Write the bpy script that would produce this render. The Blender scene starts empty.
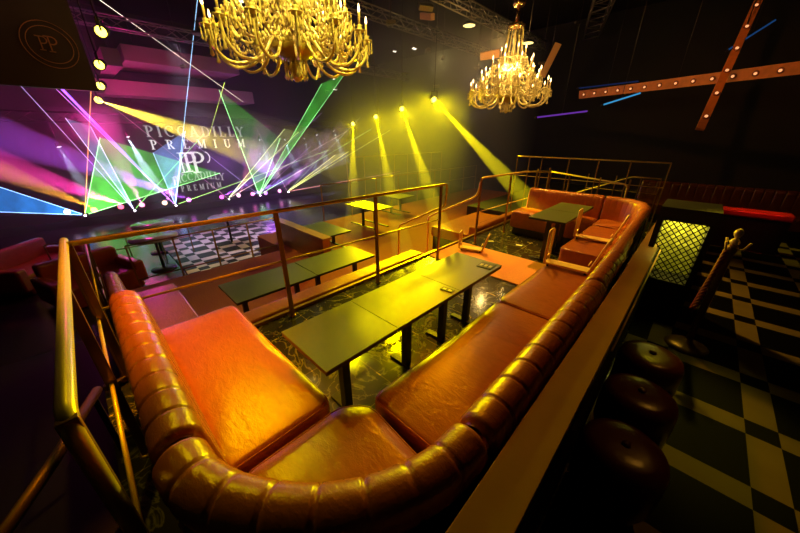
import bpy, bmesh, math, random
from mathutils import Vector, Matrix
random.seed(7)
S = bpy.context.scene
COL = S.collection
PI = math.pi
R = math.radians

# ------------------------------------------------------------------ camera
cd = bpy.data.cameras.new('camera')
cd.sensor_width = 36.0
cd.lens = 300.0 / 800.0 * 36.0
cd.clip_start = 0.02
cd.clip_end = 200
cam = bpy.data.objects.new('camera', cd)
COL.objects.link(cam)
cam.location = (0, 0, 1.73)
cam.rotation_euler = (R(90 - 23.7), 0, R(44.0))
S.camera = cam

# ------------------------------------------------------------------ world, exposure
S.view_settings.view_transform = 'Standard'
S.view_settings.look = 'None'
S.view_settings.gamma = 1.0
S.view_settings.use_curve_mapping = False
S.view_settings.exposure = 0.0
w = bpy.data.worlds.new('world'); S.world = w
w.use_nodes = True
w.node_tree.nodes['Background'].inputs[0].default_value = (0.02, 0.012, 0.02, 1)
w.node_tree.nodes['Background'].inputs[1].default_value = 0.0
cy = S.cycles
cy.transparent_max_bounces = 64
cy.max_bounces = 6
cy.diffuse_bounces = 2
cy.glossy_bounces = 3
cy.volume_bounces = 0
cy.sample_clamp_indirect = 3.0
cy.caustics_reflective = False
cy.caustics_refractive = False

def lamp(name, kind, loc, energy, color, target=None, **kw):
    l = bpy.data.lights.new(name, kind)
    l.energy = energy; l.color = color
    for k, v in kw.items(): setattr(l, k, v)
    o = bpy.data.objects.new(name, l); COL.objects.link(o)
    o.location = loc
    if target is not None:
        d = Vector(target) - Vector(loc)
        o.rotation_euler = d.to_track_quat('-Z', 'Y').to_euler()
    return o

YEL = (1.0, 0.80, 0.0)
WARM = (1.0, 0.50, 0.10)
# yellow wash over the near booth, floodlights first, then overhead lamps added without fixtures
lamp('yellow_wash', 'SPOT', (-7.2, 9.0, 2.9), 2300, YEL, (-2.3, 1.1, 0.6), spot_size=R(27), spot_blend=0.8, shadow_soft_size=0.06)
lamp('yellow_wash', 'SPOT', (-5.4, 5.4, 4.2), 260, (1, .80, 0), (-1.7, 1.9, 0.5), spot_size=R(34), spot_blend=1.0, shadow_soft_size=0.08)
lamp('yellow_wash', 'SPOT', (-6.4, 4.4, 4.8), 720, (1.0, 0.80, 0.0), (-2.9, 2.0, 0.7), spot_size=R(34), spot_blend=1.0, shadow_soft_size=0.08)  # added above the rail to turn it golden
lamp('orange_spot', 'SPOT', (-4.6, 2.0, 4.0), 300, (1.0, 0.50, 0.0), (-3.9, 0.3, -0.2), spot_size=R(30), spot_blend=1.0, shadow_soft_size=0.08)  # added orange fill with no fixture, warms the brown lower bench
lamp('yellow_wash', 'SPOT', (-4.6, 1.0, 4.5), 280, (1.0, 0.74, 0.0), (-1.25, 0.4, 0.4), spot_size=R(24), spot_blend=1.0, shadow_soft_size=0.16)
# orange ceiling spot on the end bench
lamp('orange_spot', 'SPOT', (-3.5, 1.1, 4.6), 1350, (1.0, 0.30, 0.0), (-2.1, 0.2, 0.42), spot_size=R(27), spot_blend=1.0, shadow_soft_size=0.12)
lamp('orange_spot', 'SPOT', (-3.6, 5.0, 4.4), 420, (1.0, 0.30, 0.0), (-0.75, 1.9, 0.4), spot_size=R(34), spot_blend=1.0, shadow_soft_size=0.12)
lamp('orange_spot', 'SPOT', (-2.9, 6.2, 4.6), 1100, (1.0, 0.52, 0.06), (-1.2, 4.9, 0.3), spot_size=R(52), spot_blend=1.0, shadow_soft_size=0.12)
# lower tier, orange-yellow
lamp('orange_spot', 'SPOT', (-4.6, 4.6, 5.0), 800, (1.0, 0.48, 0.02), (-3.5, 3.2, -0.6), spot_size=R(50), spot_blend=1.0, shadow_soft_size=0.2)
lamp('yellow_spot', 'SPOT', (-2.9, -2.2, 4.4), 120, (1.0, 0.68, 0.0), (-1.9, -0.35, 1.0), spot_size=R(17), spot_blend=0.9, shadow_soft_size=0.08)  # added with no fixture, brightens the left handrail and its mid bar
# walkway on the right
lamp('yellow_spot', 'SPOT', (0.1, 6.6, 4.6), 420, (1.0, 0.72, 0.02), (0.52, 2.35, 0.0), spot_size=R(12), spot_blend=0.9, shadow_soft_size=0.1)
lamp('orange_spot', 'SPOT', (0.6, 6.4, 4.6), 9, (1.0, 0.40, 0.08), (1.0, 4.6, 0.0), spot_size=R(50), spot_blend=1.0, shadow_soft_size=0.1)
lamp('red_spot', 'SPOT', (1.2, 6.2, 3.6), 9, (1.0, 0.16, 0.06), (0.8, 8.6, 0.7), spot_size=R(90), spot_blend=1.0, shadow_soft_size=0.1)
lamp('orange_spot', 'SPOT', (-1.0, 5.6, 5.4), 330, (1.0, 0.32, 0.05), (-0.6, 11.6, 3.0), spot_size=R(50), spot_blend=1.0, shadow_soft_size=0.1)
# stage colour
lamp('magenta_wash', 'POINT', (-14.0, 0.8, 2.0), 190, (1.0, 0.02, 0.35), shadow_soft_size=0.3)
lamp('magenta_wash', 'SPOT', (-10.5, 0.6, 4.0), 120, (1.0, 0.02, 0.08), (-9.6, -1.1, -0.8), spot_size=R(30), spot_blend=1.0, shadow_soft_size=0.2)
lamp('violet_wash', 'POINT', (-13.6, 5.6, 0.4), 170, (0.50, 0.08, 1.0), shadow_soft_size=0.3)
lamp('violet_wash', 'SPOT', (-12.0, 3.0, 4.5), 900, (0.85, 0.72, 1.0), (-9.5, 2.6, -1.2), spot_size=R(32), spot_blend=0.9, shadow_soft_size=0.2)

# ------------------------------------------------------------------ materials
MATS = {}
def new_mat(name):
    m = bpy.data.materials.new(name); m.use_nodes = True
    return m, m.node_tree, m.node_tree.nodes, m.node_tree.links
def pbr(name, col, rough=0.5, metal=0.0, bump=0.0, bscale=30, var=0.0, spec=0.5, coat=0.0, detail=4):
    if name in MATS: return MATS[name]
    m, t, n, l = new_mat(name)
    b = n['Principled BSDF']
    b.inputs['Base Color'].default_value = (*col, 1)
    b.inputs['Roughness'].default_value = rough
    b.inputs['Metallic'].default_value = metal
    b.inputs['Specular IOR Level'].default_value = spec
    b.inputs['Coat Weight'].default_value = coat
    b.inputs['Coat Roughness'].default_value = 0.2
    if bump or var:
        tc = n.new('ShaderNodeTexCoord')
        nz = n.new('ShaderNodeTexNoise'); nz.inputs['Scale'].default_value = bscale; nz.inputs['Detail'].default_value = detail
        l.new(tc.outputs['Object'], nz.inputs['Vector'])
        if bump:
            bp = n.new('ShaderNodeBump'); bp.inputs['Strength'].default_value = bump; bp.inputs['Distance'].default_value = 0.02
            l.new(nz.outputs['Fac'], bp.inputs['Height']); l.new(bp.outputs['Normal'], b.inputs['Normal'])
        if var:
            mx = n.new('ShaderNodeMix'); mx.data_type = 'RGBA'
            mx.inputs[6].default_value = (*[c * (1 - var) for c in col], 1)
            mx.inputs[7].default_value = (*[min(1, c * (1 + var)) for c in col], 1)
            l.new(nz.outputs['Fac'], mx.inputs[0]); l.new(mx.outputs[2], b.inputs['Base Color'])
    MATS[name] = m
    return m
def emis(name, col, strength):
    if name in MATS: return MATS[name]
    m, t, n, l = new_mat(name)
    n.remove(n['Principled BSDF'])
    e = n.new('ShaderNodeEmission'); e.inputs[0].default_value = (*col, 1); e.inputs[1].default_value = strength
    l.new(e.outputs[0], n['Material Output'].inputs[0])
    MATS[name] = m
    return m
def leather(name, col):
    m, t, n, l = new_mat(name)
    b = n['Principled BSDF']
    b.inputs['Roughness'].default_value = 0.27
    b.inputs['Specular IOR Level'].default_value = 0.75
    tc = n.new('ShaderNodeTexCoord')
    n1 = n.new('ShaderNodeTexNoise'); n1.inputs['Scale'].default_value = 9; n1.inputs['Detail'].default_value = 5; n1.inputs['Distortion'].default_value = 1.2
    mp = n.new('ShaderNodeMapping'); mp.inputs['Scale'].default_value = (1, 2.2, 1); mp.inputs['Rotation'].default_value = (0, 0, 0.6)
    n2 = n.new('ShaderNodeTexNoise'); n2.inputs['Scale'].default_value = 38; n2.inputs['Detail'].default_value = 3; n2.inputs['Distortion'].default_value = 0.6
    n3 = n.new('ShaderNodeTexVoronoi'); n3.inputs['Scale'].default_value = 160
    l.new(tc.outputs['Object'], mp.inputs[0])
    for q in (n1, n2): l.new(mp.outputs[0], q.inputs['Vector'])
    l.new(tc.outputs['Object'], n3.inputs['Vector'])
    b1 = n.new('ShaderNodeBump'); b1.inputs['Strength'].default_value = 0.11; b1.inputs['Distance'].default_value = 0.03
    b2 = n.new('ShaderNodeBump'); b2.inputs['Strength'].default_value = 0.12; b2.inputs['Distance'].default_value = 0.012
    b3 = n.new('ShaderNodeBump'); b3.inputs['Strength'].default_value = 0.10; b3.inputs['Distance'].default_value = 0.004
    l.new(n1.outputs['Fac'], b1.inputs['Height']); l.new(n2.outputs['Fac'], b2.inputs['Height']); l.new(n3.outputs['Distance'], b3.inputs['Height'])
    l.new(b1.outputs[0], b2.inputs['Normal']); l.new(b2.outputs[0], b3.inputs['Normal']); l.new(b3.outputs[0], b.inputs['Normal'])
    cr = n.new('ShaderNodeMix'); cr.data_type = 'RGBA'
    cr.inputs[6].default_value = (*[c * 0.72 for c in col], 1); cr.inputs[7].default_value = (*[min(1, c * 1.22) for c in col], 1)
    l.new(n1.outputs['Fac'], cr.inputs[0]); l.new(cr.outputs[2], b.inputs['Base Color'])
    MATS[name] = m
    return m

LEATHER = leather('tan_leather', (0.44, 0.12, 0.022))
LEATHER_RED = leather('red_leather', (0.42, 0.05, 0.03))
PIPE = pbr('piping', (0.42, 0.10, 0.02), 0.3)
PLINTH = pbr('plinth_black', (0.012, 0.01, 0.009), 0.4)
BACKPANEL = pbr('back_panel', (0.05, 0.02, 0.01), 0.35, bump=0.1)
BRASS = pbr('brass', (0.98, 0.70, 0.10), 0.32, 0.4, var=0.15, bscale=12)
BRASS_DK = pbr('dark_brass', (0.34, 0.18, 0.04), 0.34, 0.6, var=0.2, bscale=12)
STEEL = pbr('dark_steel', (0.06, 0.05, 0.05), 0.4, 0.8)
TABLE = pbr('table_black_haze_tint', (0.066, 0.086, 0.010), 0.34, spec=0.9)  # black top tinted olive: the reflected yellow haze put into its colour
TABLE_EDGE = pbr('table_edge', (0.01, 0.01, 0.01), 0.3)
LEGM = pbr('table_leg_black', (0.012, 0.012, 0.012), 0.35, 0.3)
OAK = pbr('ledge_wood', (0.34, 0.20, 0.06), 0.42, var=0.22, bscale=7, bump=0.06)
BLACK = pbr('matt_black', (0.010, 0.009, 0.009), 0.6)
CEIL = pbr('ceiling_black', (0.005, 0.004, 0.004), 0.8)
WALLM = pbr('wall_dark', (0.005, 0.004, 0.004), 0.75, var=0.4, bscale=1.2)
CARPET = pbr('orange_carpet', (0.85, 0.27, 0.14), 0.75, bump=0.3, bscale=60, var=0.25)
CARPET_LOW = pbr('lower_carpet', (0.30, 0.06, 0.012), 0.8, bump=0.3, bscale=50, var=0.35)
GOLD = pbr('gold_frame', (0.95, 0.66, 0.22), 0.4, 0.2)
DKFLOOR = pbr('main_floor', (0.03, 0.02, 0.03), 0.25)
STOOL = pbr('stool_oxblood', (0.11, 0.016, 0.010), 0.28, spec=0.6, bump=0.08, bscale=20)
CARD = pbr('card_black', (0.012, 0.012, 0.010), 0.4)
CREAM = pbr('cream_print', (0.6, 0.55, 0.35), 0.5)
TUBEBODY = pbr('fixture_grey', (0.10, 0.08, 0.07), 0.4, 0.6)
CRYSTAL = pbr('gilt_crystal', (1.0, 0.80, 0.36), 0.2, 0.15, spec=1.0)
CRYSTAL_DK = pbr('gilt_bowl', (0.55, 0.42, 0.10), 0.3, 0.6)
CHAND_METAL = pbr('chandelier_brass', (0.80, 0.48, 0.20), 0.25, 1.0)
CANDLE = pbr('candle_ivory', (0.85, 0.62, 0.35), 0.4)
FLAME = emis('candle_bulb', (1.0, 0.62, 0.25), 9.0)
LENS_Y = emis('yellow_lens', (1.0, 0.86, 0.08), 7.0)

def marble_mat():
    m, t, n, l = new_mat('black_marble')
    b = n['Principled BSDF']; b.inputs['Roughness'].default_value = 0.14; b.inputs['Specular IOR Level'].default_value = 0.7
    tc = n.new('ShaderNodeTexCoord')
    nz = n.new('ShaderNodeTexNoise'); nz.inputs['Scale'].default_value = 3.2; nz.inputs['Detail'].default_value = 7; nz.inputs['Distortion'].default_value = 1.8
    l.new(tc.outputs['Object'], nz.inputs['Vector'])
    r = n.new('ShaderNodeValToRGB')
    e = r.color_ramp.elements
    e[0].position = 0.475; e[0].color = (0.035, 0.03, 0.018, 1)
    e[1].position = 0.525; e[1].color = (0.035, 0.03, 0.018, 1)
    k = r.color_ramp.elements.new(0.50); k.color = (0.22, 0.19, 0.08, 1)
    l.new(nz.outputs['Fac'], r.inputs[0])
    br = n.new('ShaderNodeTexBrick'); br.offset = 0; br.inputs['Scale'].default_value = 1.0
    br.inputs['Brick Width'].default_value = 0.6; br.inputs['Row Height'].default_value = 0.6; br.inputs['Mortar Size'].default_value = 0.004
    br.inputs['Color1'].default_value = (1, 1, 1, 1); br.inputs['Color2'].default_value = (1, 1, 1, 1); br.inputs['Mortar'].default_value = (5, 4, 2.2, 1)
    l.new(tc.outputs['Object'], br.inputs['Vector'])
    mx = n.new('ShaderNodeMix'); mx.data_type = 'RGBA'; mx.blend_type = 'MULTIPLY'; mx.inputs[0].default_value = 1.0
    l.new(r.outputs[0], mx.inputs[6]); l.new(br.outputs[0], mx.inputs[7]); l.new(mx.outputs[2], b.inputs['Base Color'])
    return m
MARBLE = marble_mat()

def lattice_tile_mat(name, x0, y0, pitch, strip, dark, light, rough):
    # black squares framed by pale strips, with a small black square at each crossing
    m, t, n, l = new_mat(name)
    b = n['Principled BSDF']; b.inputs['Roughness'].default_value = rough; b.inputs['Specular IOR Level'].default_value = 0.06
    tc = n.new('ShaderNodeTexCoord'); sp = n.new('ShaderNodeSeparateXYZ'); l.new(tc.outputs['Object'], sp.inputs[0])
    def band(out, off):
        a = n.new('ShaderNodeMath'); a.operation = 'SUBTRACT'; a.inputs[1].default_value = off; l.new(out, a.inputs[0])
        d = n.new('ShaderNodeMath'); d.operation = 'DIVIDE'; d.inputs[1].default_value = pitch; l.new(a.outputs[0], d.inputs[0])
        f = n.new('ShaderNodeMath'); f.operation = 'FLOORED_MODULO'; f.inputs[1].default_value = 1.0; l.new(d.outputs[0], f.inputs[0])
        c = n.new('ShaderNodeMath'); c.operation = 'LESS_THAN'; c.inputs[1].default_value = strip / pitch; l.new(f.outputs[0], c.inputs[0])
        return c.outputs[0]
    bx_, by_ = band(sp.outputs[0], x0), band(sp.outputs[1], y0)
    s = n.new('ShaderNodeMath'); s.operation = 'ADD'; l.new(bx_, s.inputs[0]); l.new(by_, s.inputs[1])
    q = n.new('ShaderNodeMath'); q.operation = 'COMPARE'; q.inputs[1].default_value = 1.0; q.inputs[2].default_value = 0.1; l.new(s.outputs[0], q.inputs[0])
    nz = n.new('ShaderNodeTexNoise'); nz.inputs['Scale'].default_value = 4; l.new(tc.outputs['Object'], nz.inputs['Vector'])
    mm = n.new('ShaderNodeMix'); mm.data_type = 'RGBA'; mm.inputs[6].default_value = (*[c * 0.7 for c in light], 1); mm.inputs[7].default_value = (*light, 1); l.new(nz.outputs[0], mm.inputs[0])
    mx = n.new('ShaderNodeMix'); mx.data_type = 'RGBA'; mx.inputs[6].default_value = (*dark, 1)
    l.new(mm.outputs[2], mx.inputs[7]); l.new(q.outputs[0], mx.inputs[0]); l.new(mx.outputs[2], b.inputs['Base Color'])
    return m
TILES = lattice_tile_mat('lattice_tiles', 0.66, 0.105, 0.59, 0.15, (0.001, 0.001, 0.001), (0.22, 0.17, 0.06), 0.6)
DANCE = lattice_tile_mat('dance_floor_tiles', 0.1, 0.1, 0.62, 0.22, (0.02, 0.015, 0.025), (0.9, 0.8, 0.9), 0.3)

# ------------------------------------------------------------------ mesh helpers
def prop(o, label=None, cat=None, group=None, kind=None):
    if label: o['label'] = label
    if cat: o['category'] = cat
    if group: o['group'] = group
    if kind: o['kind'] = kind
    return o
class MB:
    def __init__(s): s.v = []; s.f = []; s.sm = []
    def add(s, vs, fs, smooth=False):
        b = len(s.v); s.v += [tuple(v) for v in vs]; s.f += [tuple(i + b for i in f) for f in fs]; s.sm += [smooth] * len(fs)
        return s
    def box(s, x0, x1, y0, y1, z0, z1, M=None):
        vs = [Vector(p) for p in ((x0,y0,z0),(x1,y0,z0),(x1,y1,z0),(x0,y1,z0),(x0,y0,z1),(x1,y0,z1),(x1,y1,z1),(x0,y1,z1))]
        if M: vs = [M @ v for v in vs]
        return s.add(vs, [(0,3,2,1),(4,5,6,7),(0,1,5,4),(1,2,6,5),(2,3,7,6),(3,0,4,7)])
    def cbox(s, c, size, M=None):
        a, b_, d = [q / 2 for q in size]
        T = Matrix.Translation(c) @ (M.to_4x4() if M else Matrix())
        return s.box(-a, a, -b_, b_, -d, d, T)
    def bar(s, p, q, w, h=None, up=(0,0,1)):
        h = h or w; p, q = Vector(p), Vector(q); d = (q - p).normalized(); u = Vector(up)
        if abs(d.dot(u)) > .98: u = Vector((1,0,0))
        a = d.cross(u).normalized() * w / 2; b_ = a.cross(d).normalized() * h / 2
        vs = [p - a - b_, p + a - b_, p + a + b_, p - a + b_, q - a - b_, q + a - b_, q + a + b_, q - a + b_]
        return s.add(vs, [(0,3,2,1),(4,5,6,7),(0,1,5,4),(1,2,6,5),(2,3,7,6),(3,0,4,7)])
    def tube(s, pts, r, n=10, closed=False, cap=True):
        P = [Vector(p) for p in pts]; m = len(P)
        rr = r if isinstance(r, (list, tuple)) else [r] * m
        prev = None; vs = []
        for i in range(m):
            if closed: t = (P[(i+1) % m] - P[i-1]).normalized()
            else: t = (P[min(i+1, m-1)] - P[max(i-1, 0)]).normalized()
            if prev is None:
                prev = t.orthogonal().normalized()
            a = (prev - t * prev.dot(t)).normalized(); prev = a; b_ = t.cross(a)
            vs += [P[i] + (a * math.cos(2*PI*k/n) + b_ * math.sin(2*PI*k/n)) * rr[i] for k in range(n)]
        fs = []
        for i in range(m if closed else m - 1):
            j = (i + 1) % m
            for k in range(n):
                fs.append((i*n+k, i*n+(k+1) % n, j*n+(k+1) % n, j*n+k))
        if cap and not closed:
            fs.append(tuple(range(n-1, -1, -1))); fs.append(tuple((m-1)*n + k for k in range(n)))
        return s.add(vs, fs, True)
    def lathe(s, prof, c=(0,0,0), n=20, M=None, sx=1, sy=1):
        vs = []
        for r_, z in prof:
            for k in range(n):
                v = Vector((r_*math.cos(2*PI*k/n)*sx, r_*math.sin(2*PI*k/n)*sy, z))
                if M: v = M @ v
                vs.append(v + Vector(c))
        fs = []
        for i in range(len(prof) - 1):
            for k in range(n):
                fs.append((i*n+k, i*n+(k+1) % n, (i+1)*n+(k+1) % n, (i+1)*n+k))
        fs.append(tuple(range(n-1, -1, -1))); fs.append(tuple((len(prof)-1)*n+k for k in range(n)))
        return s.add(vs, fs, True)
    def prism(s, poly, z0, z1):
        n = len(poly)
        vs = [(x, y, z0) for x, y in poly] + [(x, y, z1) for x, y in poly]
        return s.add(vs, [tuple(range(n-1, -1, -1)), tuple(range(n, 2*n))] + [(i, (i+1) % n, n+(i+1) % n, n+i) for i in range(n)])
    def build(s, name, mat, parent=None, bevel=0, seg=3, **kw):
        me = bpy.data.meshes.new(name); me.from_pydata(s.v, [], s.f); me.update()
        me.polygons.foreach_set('use_smooth', [bool(x) or bevel > 0 for x in s.sm])
        me.materials.append(mat)
        o = bpy.data.objects.new(name, me); COL.objects.link(o)
        if parent: o.parent = parent
        if bevel:
            b = o.modifiers.new('bevel', 'BEVEL'); b.width = bevel; b.segments = seg; b.limit_method = 'ANGLE'; b.angle_limit = R(40); b.harden_normals = False
            me.set_sharp_from_angle(angle=R(40)) if False else None
            wn = o.modifiers.new('wn', 'WEIGHTED_NORMAL')
        return prop(o, **kw)
def empty(name, loc=(0,0,0), rz=0, **kw):
    o = bpy.data.objects.new(name, None); COL.objects.link(o); o.location = loc; o.rotation_euler = (0,0,rz); o.empty_display_size = 0.1
    return prop(o, **kw)
def copy_tree(o, parent=None):
    c = o.copy(); COL.objects.link(c)
    if parent: c.parent = parent
    for ch in list(o.children): copy_tree(ch, c)
    return c
def fillet(pts, r, n=6):
    P = [Vector(p) for p in pts]; out = [P[0]]
    for i in range(1, len(P) - 1):
        a = (P[i-1] - P[i]); b = (P[i+1] - P[i]); rr = min(r, a.length*.45, b.length*.45)
        A = P[i] + a.normalized()*rr; B = P[i] + b.normalized()*rr
        for k in range(n + 1):
            t = k / n; out.append(A*(1-t)**2 + P[i]*2*t*(1-t) + B*t*t)
    out.append(P[-1]); return out

# ------------------------------------------------------------------ structure
def slab(name, x0, x1, y0, y1, z0, z1, mat, **kw):
    kw.setdefault('kind', 'structure')
    return MB().box(x0, x1, y0, y1, z0, z1).build(name, mat, **kw)
slab('floor_booth', -2.72, -0.08, -0.32, 6.9, -0.30, 0.0, MARBLE)
slab('floor_walkway', -0.08, 9.0, -4.0, 13.0, -0.30, 0.0, TILES)
slab('floor_rear', -4.2, -0.08, 6.9, 13.0, -0.30, 0.02, BLACK)
slab('floor_behind', -0.9, -0.08, -4.0, -0.32, -0.30, 0.0, BLACK)
slab('floor_lower', -6.2, -2.72, -0.3, 2.7, -1.2, -0.60, CARPET_LOW)
slab('floor_lower_rear', -7.6, -2.72, 2.7, 13.0, -1.2, -0.60, CARPET_LOW)
slab('floor_main', -17.5, -6.2, -6.0, 20.0, -1.5, -1.20, DKFLOOR)
slab('floor_lower_side', -6.2, -0.9, -6.0, -0.32, -1.5, -1.2, BLACK)
slab('floor_dance', -11.3, -7.0, 1.1, 4.4, -1.20, -1.16, DANCE)
slab('floor_carpet', -2.70, -0.96, 3.44, 4.34, 0.0, 0.012, CARPET)
slab('ceiling', -19, 9, -6, 21, 6.0, 6.2, CEIL)
slab('wall_stage', -17.7, -17.5, -6, 20, -1.5, 6.0, WALLM)
slab('wall_right', 9.0, 9.2, -4, 21, -0.3, 6.0, WALLM)
slab('wall_back', -17.5, 9.0, 16.0, 16.2, -1.5, 6.0, WALLM)
slab('wall_left', -17.5, 9.0, -6.2, -6.0, -1.5, 6.0, WALLM)
slab('trim_platform', -2.76, -2.72, -0.32, 6.9, -0.6, 0.03, BRASS_DK)
# steps going down through the gap in the rail
for i in range(3):
    slab('floor_step', -2.72 - 0.3*(i+1), -2.72 - 0.3*i, 3.5, 4.4, -0.6, -0.15*(i+1), CARPET)

# low wall between booths and walkway, with its wooden ledge
slab('wall_partition', -0.205, -0.09, -0.3, 7.0, 0.0, 0.66, BLACK)
def ledge(y0, y1, x0, x1, z, label):
    MB().box(x0, x1, y0, y1, z - 0.03, z).build('ledge_board', OAK, bevel=0.004, label=label, cat='ledge', group=None)
ledge(-0.3, 3.0, -0.215, -0.085, 0.80, 'long pale wooden ledge board running behind the near bench')
ledge(3.01, 3.75, -0.24, -0.10, 0.73, 'short wooden ledge board just past the near ledge, beside the gold frames')
ledge(3.76, 6.3, -0.25, -0.11, 0.70, 'farthest wooden ledge board, behind the far booth bench')

# ------------------------------------------------------------------ banquettes
def resample(path, step=0.015):
    P = [Vector((x, y, 0)) for x, y in path]; out = []; L = 0
    for a, b in zip(P, P[1:]):
        d = (b - a).length; k = max(1, int(d / step))
        for i in range(k): out.append((a.lerp(b, i / k), L + d * i / k))
        L += d
    out.append((P[-1], L)); return out, L
def smoothpath(ctrl, n=8):
    P = [Vector((*c, 0)) for c in ctrl]; out = []
    for i in range(len(P) - 1):
        p0, p1, p2, p3 = P[max(i-1, 0)], P[i], P[i+1], P[min(i+2, len(P)-1)]
        for k in range(n):
            t = k / n
            q = 0.5 * ((2*p1) + (-p0+p2)*t + (2*p0-5*p1+4*p2-p3)*t*t + (-p0+3*p1-3*p2+p3)*t**3)
            out.append((q.x, q.y))
    out.append((P[-1].x, P[-1].y)); return out
def sweep(path, prof, side, ribs=None, rib_depth=0.012, centre=(0, 0), pinchfn=None):
    """path: crest centre line; prof: (u, z), u positive away from the seat; side: +1 when outward is to the right of travel."""
    smp, L = resample(path, 0.007)
    nrib = max(1, round(L / ribs)) if ribs else 0
    vs = []; m = len(prof)
    for i, (p, s_) in enumerate(smp):
        a = smp[max(i-1, 0)][0]; b = smp[min(i+1, len(smp)-1)][0]; t = (b - a).normalized()
        o = Vector((t.y, -t.x, 0)) * side
        pin = 0
        if nrib:
            d = (s_ / L * nrib) % 1.0; d = min(d, 1 - d) * L / nrib
            pin = math.exp(-(d / 0.0045) ** 2) + 0.10 * math.exp(-(d / 0.018) ** 2)
        e = min(s_, L - s_)
        endr = 1.0 - 0.25 * max(0, 1 - e / 0.03) ** 2
        for u, z in prof:
            du, dz = u - centre[0], z - centre[1]
            ln = math.hypot(du, dz) or 1
            k = endr - pin * rib_depth / ln if z > centre[1] - 0.25 else endr
            vs.append(p + o * (centre[0] + du * k) + Vector((0, 0, centre[1] + dz * k)))
    fs = []
    for i in range(len(smp) - 1):
        for j in range(m - 1):
            q = (i*m+j, i*m+j+1, (i+1)*m+j+1, (i+1)*m+j)
            fs.append(q if side > 0 else q[::-1])
    fs.append(tuple(range(m))); fs.append(tuple((len(smp)-1)*m + j for j in range(m-1, -1, -1)))
    return vs, fs
def roll_profile(zt, r, zbase):
    c = zt - r; pr = [(-r*1.1, zbase), (-r*1.45, zbase + 0.06), (-r*1.42, zbase + 0.14), (-r*1.28, zbase + 0.24), (-r*1.12, zbase + 0.34)] if zt - zbase > .44 else [(-r*0.8, zbase), (-r*1.15, zbase + 0.06), (-r*1.05, zbase + 0.2)]
    for k in range(13):
        a = PI - PI * k / 12 * 1.25
        pr.append((r * math.cos(a), c + r * math.sin(a)))
    pr += [(r*0.42, c - r*0.95)]
    return pr, c
def backrest(path, side, parent, zt=0.85, r=0.078, zbase=0.36, ribs=0.125, mat=LEATHER):
    pr, c = roll_profile(zt, r, zbase)
    vs, fs = sweep(path, pr, side, ribs, 0.009, (0, c))
    o = MB().add(vs, fs, True).build('backrest', mat, parent)
    pr2 = [(-r*0.5, 0.02), (-r*0.5, c - r*0.6), (r*0.5, c - r*0.8), (r*0.72, c - r*1.3), (r*0.80, c - 0.28), (r*0.66, 0.02)]
    vs, fs = sweep(path, pr2, side)
    MB().add(vs, fs, True).build('outer_panel', BACKPANEL, parent)
    # welt along the outside under the roll
    smp, L = resample(path, 0.04); pts = []
    for i, (p, s_) in enumerate(smp):
        a = smp[max(i-1, 0)][0]; b = smp[min(i+1, len(smp)-1)][0]; t = (b - a).normalized(); o_ = Vector((t.y, -t.x, 0)) * side
        pts.append(p + o_ * (r * 0.86) + Vector((0, 0, c - 0.27)))
    MB().tube(pts, 0.006, 6).build('piping', PIPE, parent)
def cushion(poly, z0, z1, parent, mat=LEATHER, crown=0.018, edge=0.035, name='seat', pipe=True):
    """a padded cushion over a convex polygon: rounded edge and slight crown"""
    n = len(poly); c = Vector((sum(p[0] for p in poly)/n, sum(p[1] for p in poly)/n, 0))
    # densify outline
    out = []
    for i in range(n):
        a, b = Vector((*poly[i], 0)), Vector((*poly[(i+1) % n], 0)); k = max(2, int((b-a).length / 0.05))
        out += [a.lerp(b, j / k) for j in range(k)]
    # round the plan corners a little
    for _ in range(1):
        out = [(out[i-1] + out[i]*2 + out[(i+1) % len(out)]) / 4 for i in range(len(out))]
    m = len(out); vs = []; rings = []
    def ring(inset, z):
        rr = []
        for p in out:
            d = c - p; k = min(1, inset / max(d.length, 1e-6)); q = p + d * k
            vs.append((q.x, q.y, z)); rr.append(len(vs) - 1)
        rings.append(rr)
    ring(0.01, z0); ring(0.0, z0 + 0.012)
    ring(0.0, z1 - edge)
    for k in range(1, 6):
        a = PI/2 * k / 5; ring(edge * (1 - math.cos(a)), z1 - edge + edge * math.sin(a))
    base = edge
    for f in (0.12, 0.25, 0.4, 0.6, 0.8):
        rr = []
        for p in out:
            q = p.lerp(c, f); rr_z = z1 + crown * (1 - (1 - f) ** 3)
            vs.append((q.x, q.y, rr_z)); rr.append(len(vs) - 1)
        rings.append(rr)
    vs.append((c.x, c.y, z1 + crown)); ci = len(vs) - 1
    fs = [tuple(reversed(rings[0]))]
    for A, B in zip(rings, rings[1:]):
        for i in range(m): fs.append((A[i], A[(i+1) % m], B[(i+1) % m], B[i]))
    for i in range(m): fs.append((rings[-1][i], rings[-1][(i+1) % m], ci))
    o = MB().add(vs, fs, True).build(name, mat, parent)
    if pipe:
        pts = [(vs[i][0], vs[i][1], z1 - edge*0.35) for i in rings[4]]
        MB().tube(pts, 0.005, 6, closed=True).build('piping', PIPE, parent)
    return o
def rect(x0, x1, y0, y1): return [(x0, y0), (x1, y0), (x1, y1), (x0, y1)]
def plinth(poly, parent, z1=0.16): MB().prism(poly, 0.0, z1).build('plinth', PLINTH, parent, bevel=0.005)

# near booth: end bench on the left
b = empty('banquette', (0,0,0), label='near end bench on the left, bright orange leather seat with ribbed back', cat='sofa bench')
cushion(rect(-2.56, -1.085, 0.045, 0.60), 0.14, 0.42, b)
plinth(rect(-2.50, -1.09, 0.06, 0.54), b, 0.15)
backrest([(-2.40, -0.02), (-0.985, -0.025)], 1, b)
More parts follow.
